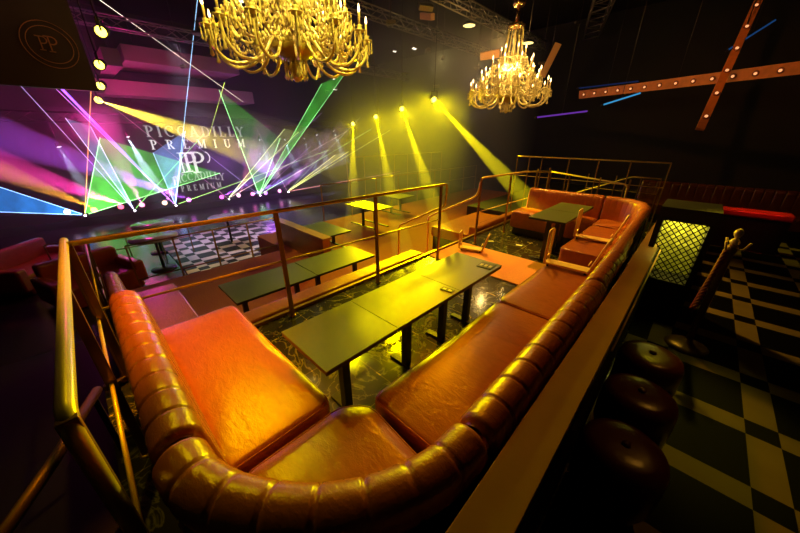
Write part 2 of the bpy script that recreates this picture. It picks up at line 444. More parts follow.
# corner
b = empty('banquette', (0,0,0), label='curved corner seat of the near booth, front and centre at the bottom', cat='sofa bench')
cushion([(-1.04, 0.10), (-0.80, 0.09), (-0.62, 0.17), (-0.48, 0.32), (-0.415, 0.47), (-0.405, 0.69), (-0.93, 0.735), (-1.04, 0.615)], 0.14, 0.42, b)
plinth([(-1.03, 0.13), (-0.78, 0.12), (-0.5, 0.35), (-0.45, 0.68), (-0.91, 0.71), (-1.02, 0.59)], b, 0.15)
backrest(smoothpath([(-0.965, -0.035), (-0.8, -0.012), (-0.65, 0.06), (-0.51, 0.17), (-0.395, 0.32), (-0.325, 0.5), (-0.31, 0.675)]), 1, b, ribs=0.14)
# right run
def run(x0, x1, y0, y1, label, yb0=None, yb1=None, zt=0.85, xc=-0.305, xc2=None, r=0.078, ribs=0.14):
    b = empty('banquette', (0,0,0), label=label, cat='sofa bench')
    cushion(rect(x0, x1, y0, y1), 0.14, 0.42, b)
    plinth(rect(x0 + 0.04, x1, y0 + 0.03, y1 - 0.03), b, 0.15)
    backrest([(xc, yb0 if yb0 is not None else y0), (xc2 or xc, yb1 if yb1 is not None else y1)], 1, b, zt=zt, r=r, ribs=ribs)
    return b
run(-0.955, -0.385, 0.765, 2.215, 'long tan leather bench along the ledge, right of the near table', 0.69, 2.21)
bb = run(-0.965, -0.40, 2.225, 3.42, 'tan leather bench holding the nearer gold frame, beyond the long one', 2.22, 3.05, xc=-0.31, xc2=-0.325, r=.07)
backrest([(-0.335, 3.06), (-0.355, 3.62)], 1, bb, zt=.83, r=.06, ribs=.56)
run(-1.03, -0.44, 3.98, 5.45, 'far booth leather bench along the ledge with a gold frame on it', 3.63, 5.3, xc=-0.37, xc2=-0.42, zt=.81, r=.055, ribs=.55)
# far booth: corner piece and end sofa
b = empty('banquette', (0,0,0), label='far corner seat with a wide curved back, at the far end of the ledge', cat='sofa bench')
cushion([(-1.03, 5.47), (-0.45, 5.47), (-0.45, 5.75), (-0.60, 5.95), (-1.03, 5.97)], 0.14, 0.43, b)
plinth([(-1.0, 5.5), (-0.5, 5.5), (-0.5, 5.75), (-0.65, 5.9), (-1.0, 5.9)], b, 0.15)
backrest(smoothpath([(-1.03, 6.04), (-0.72, 6.00), (-0.52, 5.84), (-0.44, 5.58), (-0.43, 5.36)]), -1, b, zt=0.80, ribs=0.10, zbase=0.3)
b = empty('banquette', (0,0,0), label='far end sofa facing the camera, long ribbed back under the rear rail', cat='sofa bench')
cushion(rect(-2.36, -1.05, 5.42, 5.97), 0.14, 0.43, b)
plinth(rect(-2.3, -1.06, 5.46, 5.9), b, 0.15)
backrest([(-2.30, 6.04), (-1.05, 6.04)], -1, b, zt=0.80, ribs=0.055, zbase=0.3)

# ------------------------------------------------------------------ tables
def table(x0, x1, y0, y1, zt, label, group=None, z0=0.0, mat=None, legs=None):
    cx, cy_ = (x0+x1)/2, (y0+y1)/2
    t = empty('table', (cx, cy_, z0), label=label, cat='table', group=group)
    a, b_ = (x1-x0)/2, (y1-y0)/2; h = zt - z0
    MB().box(-a, a, -b_, b_, h - 0.008, h).build('tabletop', mat or TABLE, t, bevel=0.002)
    MB().box(-a + .002, a - .002, -b_ + .002, b_ - .002, h - 0.032, h - 0.0085).build('edge_band', TABLE_EDGE, t, bevel=0.002)
    for yy in (legs if legs is not None else [sy * (b_ - min(0.16, b_*.4)) for sy in (-1, 1)]):
        m = MB(); m.box(-0.028, 0.028, yy-0.028, yy+0.028, 0.02, h - 0.03)
        m.build('leg', LEGM, t, bevel=0.003)
        MB().box(-a + 0.08, a - 0.08, yy-0.03, yy+0.03, 0.0, 0.022).build('foot', LEGM, t, bevel=0.003)
    return t
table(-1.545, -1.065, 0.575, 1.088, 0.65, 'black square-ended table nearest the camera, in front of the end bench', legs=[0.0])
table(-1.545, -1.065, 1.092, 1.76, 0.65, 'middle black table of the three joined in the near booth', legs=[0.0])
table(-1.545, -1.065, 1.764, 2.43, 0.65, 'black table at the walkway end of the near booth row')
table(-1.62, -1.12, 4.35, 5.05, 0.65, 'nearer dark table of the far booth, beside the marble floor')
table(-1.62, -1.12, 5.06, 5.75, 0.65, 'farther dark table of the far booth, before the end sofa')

# small menus and trays on the near tables
def menu(x, y, rz, sx, sy, label, marks=3):
    o = empty('menu_stand', (x, y, 0.65), rz, label=label, cat='menu')
    MB().box(-sx/2, sx/2, -sy/2, sy/2, 0.0, 0.006).build('card', CARD, o)
    m = MB()
    for k in range(marks):
        xx = -sx/2 + sx*(k+.6)/(marks+.2)
        m.box(xx-.012, xx+.012, -sy*.25, sy*.1, 0.006, 0.0075)
    m.build('print', CREAM, o)
menu(-1.14, 1.70, 0.1, 0.10, 0.05, 'small black card lying at the edge of the middle near table', 2)
menu(-1.16, 2.32, 0.1, 0.13, 0.13, 'black menu card with pale print at the far corner of the near tables', 3)
# paper slips on the floor
for x, y, rz, lb in ((-1.02, 2.75, .4, 'white paper slip on the dark floor by the near carpet edge'), (-1.9, 4.9, .2, 'pale paper slip on the marble floor of the far booth'), (-2.35, 4.75, .9, 'pale paper slip on the marble floor near the far booth rail')):
    M_ = Matrix.Rotation(rz, 4, 'Z'); M_.translation = (x, y, 0.002)
    MB().box(-.05, .05, -.03, .03, 0, 0.002, M_).build('paper_slip', pbr('paper', (.8, .75, .6), .6), label=lb, cat='paper')

# ------------------------------------------------------------------ gold U frames
def gold_frame(x, y, z, rz, label, length=0.42, lean=0.0, up=0.39):
    o = empty('gold_frame', (x, y, z), rz, label=label, cat='frame', group=None)
    h = length/2
    MB().box(-h, h, -0.07, 0.07, 0.03, 0.05).build('base_plate', GOLD, o, bevel=0.004)
    for sx in (-1, 1):
        ln = lean if sx > 0 else -lean*0.0
        xx = sx*h
        pts = fillet([(xx, -0.07, 0.04), (xx + ln, -0.07, up), (xx + ln, 0.07, up), (xx, 0.07, 0.04)], 0.03)
        MB().tube(pts, 0.014, 8).build('loop_handle', GOLD, o)
        MB().tube([(xx*.93, -.07, .12), (xx*.93, .07, .12)], .006, 6).build('cross_bar', GOLD, o)
        m = MB()
        for sy in (-1, 1): m.cbox((sx*(h-.03), sy*.035, 0.015), (0.02, 0.02, 0.03))
        m.build('foot', LEGM, o)
    return o
gold_frame(-0.745, 3.30, 0.43, 0.05, 'gold two-handled frame standing on the bench nearer the camera', lean=0.10)
gold_frame(-0.80, 4.52, 0.43, 0.05, 'gold two-handled frame standing on the far booth bench', lean=0.10)
gold_frame(-2.34, 4.08, 0.012, 0.35, 'pale gold two-handled frame standing on the carpet at the rail gap', lean=0.08, length=0.36, up=0.30)

# ------------------------------------------------------------------ railings
def railing(name, posts, z0, top, mids, label, mat=BRASS, r=0.017, rp=0.014, path=None, cat='railing'):
    """posts: (x, y); rails run straight through them"""
    o = empty(name, (posts[0][0], posts[0][1], z0), label=label, cat=cat)
    ox, oy = posts[0]
    def L(x, y, z): return (x - ox, y - oy, z - z0)
    tp = path or [(x, y, top) for x, y in posts]
    MB().tube(fillet([L(*p) for p in tp], 0.07), r, 12).build('top_rail', mat, o)
    for mz in mids:
        MB().tube([L(x, y, mz) for x, y in posts], rp*0.7, 8).build('mid_rail', mat, o)
    for x, y in posts:
        m = MB(); m.box(-rp*.8, rp*.8, -rp*1.5, rp*1.5, 0.0, top - z0, Matrix.Translation(L(x, y, z0)))
        p = m.build('post', BRASS_DK, o, bevel=0.003)
        MB().lathe([(0.035, 0), (0.035, 0.008), (0.02, 0.012)], L(x, y, z0), 14).build('flange', BRASS_DK, p)
    return o
def lx(y): return -2.74 + 0.06 * (y + 0.2)
railing('railing', [(lx(y), y) for y in (-0.17, 1.14, 2.28, 3.43)], 0.0, 1.1, [0.62], 'long brass railing beyond the near tables, from left corner to the steps', path=[(lx(-.17), -.17, 1.1), (lx(3.43), 3.43, 1.1), (lx(3.5), 3.56, 1.1), (-2.56, 3.6, 0.78), (-3.5, 3.6, 0.30), (-3.52, 3.6, -0.58)])
railing('railing', [(-0.94, -0.19), (-1.9, -0.19), (-2.80, -0.19)], 0.0, 1.1, [0.55], 'thick brass handrail at far left, close to the camera', r=0.021, path=[(-0.93, -0.19, 0.02), (-0.93, -0.19, 1.1), (-2.86, -0.185, 1.1)])
railing('railing', [(-2.50, 4.46), (-2.46, 5.45), (-2.40, 6.5), (-2.30, 6.9)], 0.0, 1.1, [0.55], 'gold railing along the left side of the far booth', mat=GOLD, path=[(-3.52, 4.43, -0.58), (-3.52, 4.43, 0.30), (-2.62, 4.43, 0.76), (-2.52, 4.43, 0.84), (-2.50, 4.46, 1.1), (-2.44, 6.0, 1.08), (-2.30, 6.93, 1.02)])
railing('railing', [(-2.28, 6.94), (-1.9, 6.92), (-1.35, 6.9), (-0.88, 6.88)], 0.02, 0.99, [0.60], 'gold railing running across behind the far end sofa, lower of the two', mat=GOLD, path=[(-2.28, 6.94, 1.02), (-0.9, 6.88, 0.90), (-0.87, 6.88, 0.10)], r=.015)
railing('railing', [(-3.16, 7.2), (-2.88, 7.2), (-2.6, 7.2), (-2.05, 7.2), (-1.51, 7.2), (-0.99, 7.2), (-0.42, 7.2)], 0.02, 1.28, [0.86], 'tallest rear railing of the far booth with seven posts', mat=GOLD, r=0.012, rp=0.010)
railing('railing', [(-1.7, 7.5), (-1.2, 7.5), (-0.8, 7.5), (-0.5, 7.5)], 0.02, 0.98, [0.70], 'small stair handrail behind the far corner seat', mat=GOLD, r=0.012, rp=0.009, path=[(-1.9, 7.4, 0.55), (-0.95, 7.5, 0.98), (-0.5, 7.5, 0.98)])
# descending handrail at bottom left
o = empty('handrail', (-2.1, -0.3, 0), label='brown stair handrail slanting down in the bottom left corner', cat='railing')
MB().tube([(0.0, 0.03, 0.42), (0.42, -0.14, 0.42), (0.95, -0.40, 0.42)], 0.024, 12).build('top_rail', pbr('bronze_dull', (.08, .045, .03), .45, .5), o)
for q in ((0.05, 0.01), (0.75, -0.30)):
    MB().box(q[0]-.012, q[0]+.012, q[1]-.012, q[1]+.012, -1.2 if q[0] < 2 else 0, 0.41).build('post', STEEL, o)

# ------------------------------------------------------------------ lower tier furniture
o = empty('banquette', (0,0,0), label='orange lower-tier bench running along the foot of the long railing', cat='sofa bench')
MB().box(-3.02, -2.78, 0.55, 3.40, -0.05, 0.045).build('backrest', LEATHER, o, bevel=0.03)
MB().box(-3.02, -2.80, 0.55, 3.40, -0.6, -0.05).build('outer_panel', PLINTH, o)
MB().box(-3.42, -3.03, 0.55, 3.40, -0.34, -0.2).build('seat', LEATHER, o, bevel=0.03)
MB().box(-3.38, -3.04, 0.58, 3.38, -0.6, -0.34).build('plinth', PLINTH, o)
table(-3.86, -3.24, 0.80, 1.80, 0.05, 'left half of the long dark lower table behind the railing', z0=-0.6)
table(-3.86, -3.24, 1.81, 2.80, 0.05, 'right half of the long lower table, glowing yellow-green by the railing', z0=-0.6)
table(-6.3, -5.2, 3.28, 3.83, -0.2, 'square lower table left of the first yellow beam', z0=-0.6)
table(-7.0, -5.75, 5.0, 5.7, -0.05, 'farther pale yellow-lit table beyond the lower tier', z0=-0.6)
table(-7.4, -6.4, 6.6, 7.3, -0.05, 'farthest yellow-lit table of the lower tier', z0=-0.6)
o = empty('banquette', (0,0,0), label='brown lower-tier bench just behind the near end bench', cat='sofa bench')
MB().box(-4.9, -2.95, 0.0, 0.5, -0.34, -0.16).build('seat', LEATHER, o, bevel=0.03)
MB().box(-4.86, -2.98, 0.03, 0.45, -0.6, -0.34).build('plinth', PLINTH, o)
pr, c = roll_profile(0.18, 0.07, -0.3)
vs, fs = sweep([(-4.95, -0.08), (-2.9, -0.08)], pr, 1, 0.12, 0.008, (0, c))
MB().add(vs, fs, True).build('backrest', LEATHER, o)
MB().box(-4.9, -2.95, -0.11, -0.04, -0.6, -0.25).build('outer_panel', PLINTH, o)
slab('trim_counter', -6.8, -4.8, 2.86, 3.02, -0.6, -0.1, BRASS_DK)
o = empty('counter', (0,0,0), label='low partition with a yellow-lit wooden top, left of the square lower table', cat='counter')
MB().box(-6.85, -4.75, 2.84, 3.04, -0.1, -0.06).build('countertop', OAK, o, bevel=0.005)
# orange bench beyond the steps, lower tier right
o = empty('banquette', (0,0,0), label='orange lower bench beyond the steps, seen through the far booth rail', cat='sofa bench')
MB().box(-3.9, -3.0, 5.0, 8.2, -0.3, -0.08).build('seat', LEATHER, o, bevel=0.04)
MB().box(-3.86, -3.04, 5.04, 8.16, -0.6, -0.3).build('plinth', PLINTH, o)
MB().box(-2.98, -2.8, 5.0, 8.2, -0.6, 0.10).build('backrest', LEATHER, o, bevel=0.04)

# pendant rails of the lower tiers (thin, far)
def thin_rail(name, pts, z0, z1, label, n):
    o = empty(name, (*pts[0], z0), label=label, cat='railing')
    A, B = Vector((*pts[0], 0)), Vector((*pts[1], 0)); D = B - A
    for z in (z1, (z0+z1)/2 + .05):
        MB().tube([(0, 0, z - z0), (D.x, D.y, z - z0)], 0.012, 6).build('rail', BRASS_DK, o)
    for i in range(n):
        p = D * (i/(n-1)); MB().box(p.x-.012, p.x+.012, p.y-.012, p.y+.012, 0, z1-z0).build('post', BRASS_DK, o)
thin_rail('railing', [(-7.5, 4.6), (-7.5, 12.8)], -0.6, 0.45, 'thin dark railing on the far edge of the lower tier', 9)
thin_rail('railing', [(-6.1, -0.2), (-3.6, -0.2)], -0.6, 0.35, 'thin dark railing behind the brown lower bench', 6)
thin_rail('railing', [(-11.5, 8.5), (-11.5, 15.5)], -1.2, 0.8, 'distant tall railing lost in the yellow haze', 8)
thin_rail('railing', [(-6.3, 0.2), (-6.3, 2.7)], -1.2, 0.1, 'dark railing between the lower tier and the patterned dance floor', 5)

# ------------------------------------------------------------------ walkway side
# mesh cabinet
def mesh_cabinet():
    o = empty('mesh_cabinet', (0.10, 3.95, 0), label='black cabinet with diamond mesh front, right of the ledge', cat='cabinet')
    m = MB(); a, b_, d, h = 0.28, 0.25, 0.0, 1.12
    m.box(-a, .13, -0.25, 0.25, 0.0, 0.42); m.box(-a, .13, -0.25, 0.25, 1.0, h)
    m.box(-a, -0.235, -0.25, 0.25, 0.42, 1.0); m.box(0.085, .13, -0.25, 0.25, 0.42, 1.0); m.box(-a, .13, 0.22, 0.25, 0.42, 1.0)
    m.build('carcass', BLACK, o)
    g = MB(); x0, x1, z0, z1 = -0.235, 0.085, 0.42, 1.0; st = 0.058
    def clip(c, s_):
        pts = []
        for x in (x0, x1):
            z = s_ * 1.15 * x + c
            if z0 <= z <= z1: pts.append((x, z))
        for z in (z0, z1):
            x = (z - c) / (s_ * 1.15)
            if x0 < x < x1: pts.append((x, z))
        return pts
    for s_ in (-1, 1):
        c = -1.0
        while c < 2.5:
            p = clip(c, s_)
            if len(p) == 2: g.bar((p[0][0], -0.235 + .004*s_, p[0][1]), (p[1][0], -0.235 + .004*s_, p[1][1]), 0.009, 0.006, up=(0,1,0))
            c += st
    g.build('diamond_mesh', pbr('mesh_dark', (.02, .018, .01), .35, .6), o)
    m = MB(); m.box(-0.235, 0.085, 0.05, 0.07, 0.42, 1.0)
    m.build('backing', pbr('gold_rock_panel', (0.62, 0.50, 0.12), 0.35, 0.3, bump=1.0, bscale=16, var=1.0, detail=8), o)
    fr = MB()
    for p_, q_ in (((-.24, .415), (.09, .415)), ((-.24, 1.005), (.09, 1.005)), ((-.24, .415), (-.24, 1.005)), ((.09, .415), (.09, 1.005))): fr.bar((p_[0], -.252, p_[1]), (q_[0], -.252, q_[1]), .012)
    fr.build('mesh_frame', BLACK, o)
mesh_cabinet()
lamp('cabinet_light', 'AREA', (0.02, 3.82, 0.985), 3.2, (1.0, 0.85, 0.12), (0.06, 3.9, 0.5), shape='RECTANGLE', size=0.28, size_y=0.05)
# slender edge of beads on the partition
MB().tube([(-0.075, 1.6, 0.74), (-0.075, 3.6, 0.74)], 0.006, 6).build('bead_trim', GOLD, label='thin gold bead trim along the walkway side of the ledge', cat='trim')

# rope stanchion
o = empty('rope_stanchion', (0.33, 3.34, 0), label='ornate gold crowned rope stanchion beside the mesh cabinet', cat='stanchion')
MB().lathe([(0.15, 0), (0.15, 0.015), (0.12, 0.03), (0.04, 0.05), (0.026, 0.08)], n=24).build('base', BRASS_DK, o)
MB().lathe([(0.024, 0.08), (0.024, 0.88), (0.034, 0.90), (0.034, 0.94), (0.022, 0.96)], n=16).build('pole', BRASS_DK, o)
MB().lathe([(0.018, 0.96), (0.032, 0.98), (0.02, 1.0), (0.010, 1.01), (0.022, 1.03), (0.027, 1.05), (0.022, 1.07), (0.006, 1.085)], n=16).build('finial', GOLD, o)
m = MB()
for k in range(3):
    a = 2.1 + k * 2.0; m.tube([(0, 0, .92), (0.06*math.cos(a), 0.06*math.sin(a), .93), (0.085*math.cos(a), 0.085*math.sin(a), .99)], 0.008, 6)
m.build('hook', GOLD, o)
pts = []
for i in range(60):
    t = i / 59; p = Vector((0.31, 3.33, 0.92)).lerp(Vector((0.24, 2.98, 0.50)), t); p.z -= 0.10 * t * (1 - t); pts.append(p)
m = MB()
for k in range(3):
    q = [p + Vector((math.cos(i*.55 + k*2.1), 0, math.sin(i*.55 + k*2.1))) * 0.011 for i, p in enumerate(pts)]
    m.tube(q, 0.011, 6)
m.build('velvet_rope', pbr('rope_red', (.35, .04, .05), .6), label='twisted dark red rope hanging from the stanchion', cat='rope')
# round stools
def stool(x, y, label, zr=0.42, r=0.175):
    o = empty('round_stool', (x, y, 0), label=label, cat='stool')
    pr = [(r*.9, 0.10), (r*.98, 0.14), (r*1.0, 0.26), (r*.99, zr-.06), (r*.92, zr-.02), (r*.7, zr-.004), (r*.4, zr+.004), (r*.08, zr+.002)]
    MB().lathe(pr, n=36).build('seat', STOOL, o)
    MB().lathe([(r*.8, 0.0), (r*.8, 0.10), (r*.7, .1)], n=30).build('base', PLINTH, o)
    MB().lathe([(.02, 0), (.018, .012), (.004, .016)], (0, 0, zr), 12).build('button', STOOL, o)
stool(0.10, 2.28, 'dark red round stool nearest the mesh cabinet')
stool(0.10, 1.84, 'middle dark red round stool, catching a gold highlight')
stool(0.10, 1.40, 'nearest dark red round stool beside the ledge wall')
lamp('orange_spot', 'SPOT', (0.9, 3.4, 3.6), 26, (1.0, 0.42, 0.04), (0.12, 1.75, 0.4), spot_size=R(20), spot_blend=.8, shadow_soft_size=.04)  # added with no fixture, gives the stools their highlight
# far tufted bench and red seat
o = empty('banquette', (0,0,0), label='dim red ribbed banquette along the dark far right wall', cat='sofa bench')
pr, c = roll_profile(0.82, 0.08, 0.3)
DIMRED = leather('oxblood_leather', (0.10, 0.018, 0.010))
vs, fs = sweep([(-0.9, 8.75), (4.6, 8.75)], pr, -1, 0.13, 0.016, (0, c))
MB().add(vs, fs, True).build('backrest', DIMRED, o)
MB().box(-0.9, 4.6, 8.2, 8.7, 0.2, 0.42).build('seat', DIMRED, o, bevel=.03)
MB().box(-0.85, 4.55, 8.24, 8.8, 0.0, 0.3).build('plinth', PLINTH, o)
o = empty('bench', (0.78, 7.35, 0), label='low bench with a glowing red padded top on the walkway', cat='bench')
MB().box(-0.42, 0.42, -0.16, 0.16, 0.52, 0.62).build('seat', pbr('red_vinyl', (.75, .04, .03), .35), o, bevel=.03)
MB().box(-0.40, 0.40, -0.14, 0.14, 0.0, 0.52).build('base', BLACK, o)
lamp('red_spot', 'SPOT', (1.0, 6.6, 2.6), 60, (1.0, 0.05, 0.04), (0.78, 7.35, 0.6), spot_size=R(24), spot_blend=.8)

# ------------------------------------------------------------------ chandeliers
def chandelier(loc, label, rad=0.98, light=160):
    root = empty('chandelier', loc, label=label, cat='chandelier')
    MB().lathe([(0.02, 0.0), (0.05, 0.03), (0.10, 0.05), (0.06, 0.10), (0.13, 0.16), (0.05, 0.22), (0.05, 0.30)], n=18).build('pendant_drop', CRYSTAL, root)
    MB().lathe([(0.03, 0.24), (0.16, 0.26), (0.27, 0.33), (0.31, 0.40), (0.29, 0.41), (0.1, 0.36)], n=32).build('bowl', CRYSTAL_DK, root)
    MB().lathe([(0.045, 0.35), (0.09, 0.5), (0.04, 0.62), (0.10, 0.75), (0.05, 0.9), (0.08, 1.05), (0.035, 1.2), (0.06, 1.35), (0.03, 1.5), (0.05, 1.65), (0.02, 1.9), (0.02, 2.0)], n=16).build('stem', CRYSTAL, root)
    MB().lathe([(0.05, 1.82), (0.19, 1.86), (0.21, 1.91), (0.15, 1.95), (0.05, 2.02)], n=24).build('crown', CHAND_METAL, root)
    m = MB()
    for k in range(12):
        a = 2*PI*k/12; m.tube([(0.17*math.cos(a), 0.17*math.sin(a), 1.86), (0.20*math.cos(a), .20*math.sin(a), 1.5), (0.27*math.cos(a), .27*math.sin(a), 1.05), (0.44*math.cos(a), .44*math.sin(a), 0.74)], 0.013, 6)
    m.build('crystal_strands', CRYSTAL, root)
    MB().tube([(0, 0, 2.0), (0, 0, 2.3)], 0.05, 8).build('chain', CHAND_METAL, root)
    MB().lathe([(0.12, 2.28), (0.15, 2.34), (0.13, 2.5), (0.05, 2.6), (0.03, 2.62)], n=18).build('canopy', CHAND_METAL, root)
    MB().tube([(0, 0, 2.6), (0, 0, 6.0 - loc[2])], 0.012, 6).build('suspension_cable', STEEL, root)
    # pendants strung between arms
    m = MB()
    for rr, zz, n_, sag in ((rad*.93, 0.56, 14, .10), (rad*.66, 0.86, 10, .10), (rad*.42, 1.12, 8, .08), (rad*.5, 0.5, 12, .12), (rad*.8, 0.70, 14, .12), (rad*.55, 0.98, 12, .10), (rad*.30, 1.3, 8, .08), (rad*.78, .46, 16, .10)):
        for k in range(n_):
            a0, a1 = 2*PI*k/n_, 2*PI*(k+1)/n_
            for j in range(9):
                t = j/8; a = a0 + (a1-a0)*t; z = zz - sag*4*t*(1-t)
                m.lathe([(.003, -.034), (.019, 0), (.003, .026)], (rr*math.cos(a), rr*math.sin(a), z), 5)
    o = m.build('crystal_garland', CRYSTAL, root); o['kind'] = 'stuff'
    def make_arm(rd, z_root, z_end, tube_r):
        pts = []
        ctrl = [Vector((0.05, 0, z_root)), Vector((rd*.25, 0, z_root + .10)), Vector((rd*.52, 0, z_end - .26)), Vector((rd*.80, 0, z_end - .32)), Vector((rd*.97, 0, z_end - .18)), Vector((rd, 0, z_end))]
        P = ctrl
        for i in range(len(P) - 1):
            p0, p1, p2, p3 = P[max(i-1,0)], P[i], P[i+1], P[min(i+2,len(P)-1)]
            for k in range(5):
                t = k/5; pts.append(0.5*((2*p1)+(-p0+p2)*t+(2*p0-5*p1+4*p2-p3)*t*t+(-p0+3*p1-3*p2+p3)*t**3))
        pts.append(P[-1])
        arm = MB().tube(pts, tube_r, 8).build('arm', CRYSTAL, root)
        e = (rd, 0, z_end)
        MB().lathe([(.012, -.02), (.03, 0), (.075, .018), (.078, .026), (.03, .03), (.03, .06), (.04, .075), (.02, .08)], e, 12).build('drip_cup', CRYSTAL, arm)
        MB().lathe([(.015, .08), (.015, .20), (.010, .205)], e, 8).build('candle', CANDLE, arm)
        MB().lathe([(.006, .205), (.015, .225), (.013, .25), (.003, .29)], e, 8).build('flame_bulb', FLAME, arm)
        d = MB()
        for k in range(6):
            a = 2*PI*k/6; x, y = rd + .068*math.cos(a), .068*math.sin(a)
            d.lathe([(.002, .015), (.010, -.005), (.004, -.03), (.011, -.055), (.004, -.08), (.015, -.11), (.003, -.135)], (x, y, z_end), 6)
        d.lathe([(.004, -.02), (.014, -.05), (.008, -.12), (.02, -.17), (.006, -.20), (.028, -.27), (.004, -.285)], (rd, 0, z_end), 8)
        d.build('crystal_drops', CRYSTAL, arm)
        return arm
    for (rd, zr, ze, n_, off, tr) in ((rad, .42, .48, 14, 0, .020), (rad*.74, .62, .74, 11, .2, .017), (rad*.52, .86, 1.0, 8, .1, .015), (rad*.30, 1.08, 1.22, 6, .3, .012)):
        proto = make_arm(rd, zr, ze, tr)
        for k in range(n_):
            c = proto if k == 0 else copy_tree(proto, root)
            c.rotation_euler = (0, 0, off + 2*PI*k/n_)
    m = MB()
    for rr, z0, z1, n_ in ((.14, .02, .30, 14), (.45, .50, .72, 18), (.30, .78, 1.0, 14), (.24, 1.1, 1.32, 12)):
        for k in range(n_):
            a = 2*PI*k/n_; m.lathe([(.002, z0), (.022, z0 + .035), (.006, z0 + .08), (.014, (z0+z1)/2), (.005, z1 - .03), (.008, z1)], (rr*math.cos(a), rr*math.sin(a), 0), 6)
    o = m.build('crystal_fringe', CRYSTAL, root); o['kind'] = 'stuff'
    # the light of its candles
    for k in range(4):
        a = k*PI/2 + .4
        l_ = lamp('candle_light', 'POINT', (0, 0, 0), light/4, (1.0, 0.66, 0.20), shadow_soft_size=0.05)
        l_.location = (loc[0] + rad*.62*math.cos(a), loc[1] + rad*.62*math.sin(a), loc[2] + 0.95)
    return root
lamp('yellow_wash', 'SPOT', (-1.6, 1.6, 5.2), 900, (1, .80, .10), (-4.4, 2.5, 3.0), spot_size=R(44), spot_blend=.6, shadow_soft_size=.08)
lamp('yellow_wash', 'SPOT', (-1.6, 6.6, 5.4), 560, (1, .62, .14), (-4.25, 8.5, 2.9), spot_size=R(40), spot_blend=.6, shadow_soft_size=.08)
chandelier((-4.40, 2.50, 2.40), 'large near chandelier of gold crystal arms, cut off by the top of the picture', light=60)
chandelier((-4.25, 8.50, 2.26), 'smaller-looking distant chandelier with lit candles, seen whole', light=110)

# ------------------------------------------------------------------ haze and beams
def scatter_mat(name, density, col=(1, 1, 1), aniso=0.0):
    m, t, n, l = new_mat(name); n.remove(n['Principled BSDF'])
    v = n.new('ShaderNodeVolumeScatter'); v.inputs['Color'].default_value = (*col, 1); v.inputs['Density'].default_value = density; v.inputs['Anisotropy'].default_value = aniso
    l.new(v.outputs[0], n['Material Output'].inputs['Volume'])
    m.volume_intersection_method = 'FAST' if hasattr(m, 'volume_intersection_method') else None
    return m
def cone_mesh(name, a, b, r0, r1, mat, n=20, **kw):
    a, b = Vector(a), Vector(b)
    o = MB().tube([a, b], [r0, r1], n).build(name, mat, **kw)
    return o
def smat(name, density, col=(1, 1, 1), aniso=0.0):
    if name not in MATS:
        m, t, n, l = new_mat(name); n.remove(n['Principled BSDF'])
        v = n.new('ShaderNodeVolumeScatter'); v.inputs['Color'].default_value = (*col, 1); v.inputs['Density'].default_value = density; v.inputs['Anisotropy'].default_value = aniso
        l.new(v.outputs[0], n['Material Output'].inputs['Volume'])
        MATS[name] = m
    return MATS[name]
HAZE = smat('room_haze', 0.022)
HAZE_Y = smat('yellow_side_haze', 0.075)
BEAMHAZE = smat('beam_haze', 0.20)
slab('haze', -16.2, -9.0, -3.0, 13.0, -0.80, 5.0, HAZE, kind='stuff', label='thin violet-lit haze hanging over the stage', cat='haze')
slab('haze', -8.99, -4.9, 5.6, 12.5, -0.50, 4.6, HAZE_Y, kind='stuff', label='thin yellow-lit haze around the four yellow beams', cat='haze')

def can(loc, target, label, r=0.10, lens=LENS_Y, group=None, name='spotlight'):
    """a stage lamp: body, lens, yoke"""
    o = empty(name, loc, label=label, cat='stage light', group=group)
    d = (Vector(target) - Vector(loc)).normalized(); M = d.to_track_quat('Z', 'Y').to_matrix()
    MB().lathe([(r*.5, -r*2.4), (r*.9, -r*2.1), (r*1.05, -r*.6), (r*1.12, 0.0), (r*.99, 0.0), (r*.96, -0.02)], n=18, M=M).build('body', TUBEBODY, o)
    MB().lathe([(r*.9, -0.018), (r*.86, -0.006), (r*.5, 0.0)], n=18, M=M).build('lens', lens, o)
    m = MB(); m.tube([(r*1.2, 0, 0), (r*1.2, 0, r*2.6), (-r*1.2, 0, r*2.6), (-r*1.2, 0, 0)], 0.012, 6); m.build('yoke', STEEL, o)
    m = MB(); m.tube([(0, 0, r*2.6), (0, 0, (2.15 if loc[0] < -14.9 else 6.0) - loc[2])], 0.010, 6); m.build('hanger', STEEL, o)
    return o
def beam(loc, target, r0, r1, energy, color, mat=BEAMHAZE, label='beam', extra=1.02, size=0.0, start=0.02):
    a, b = Vector(loc), Vector(target); L = (b - a).length
    ang = 2 * math.atan((r1 - r0) / L)
    # the lamp sits where the cone converges
    back = r0 / ((r1 - r0) / L); apex = a - (b - a).normalized() * 0.0
    lamp('beam_lamp', 'SPOT', a, energy, color, b, spot_size=max(R(1), 2*math.atan(r1 / L) * extra), spot_blend=0.35, shadow_soft_size=size)
    d = (b - a).normalized()
    return cone_mesh('light_beam', a + d*start, b, r1*start/L + 0.002, r1, mat, label=label, cat='light beam', kind='stuff')

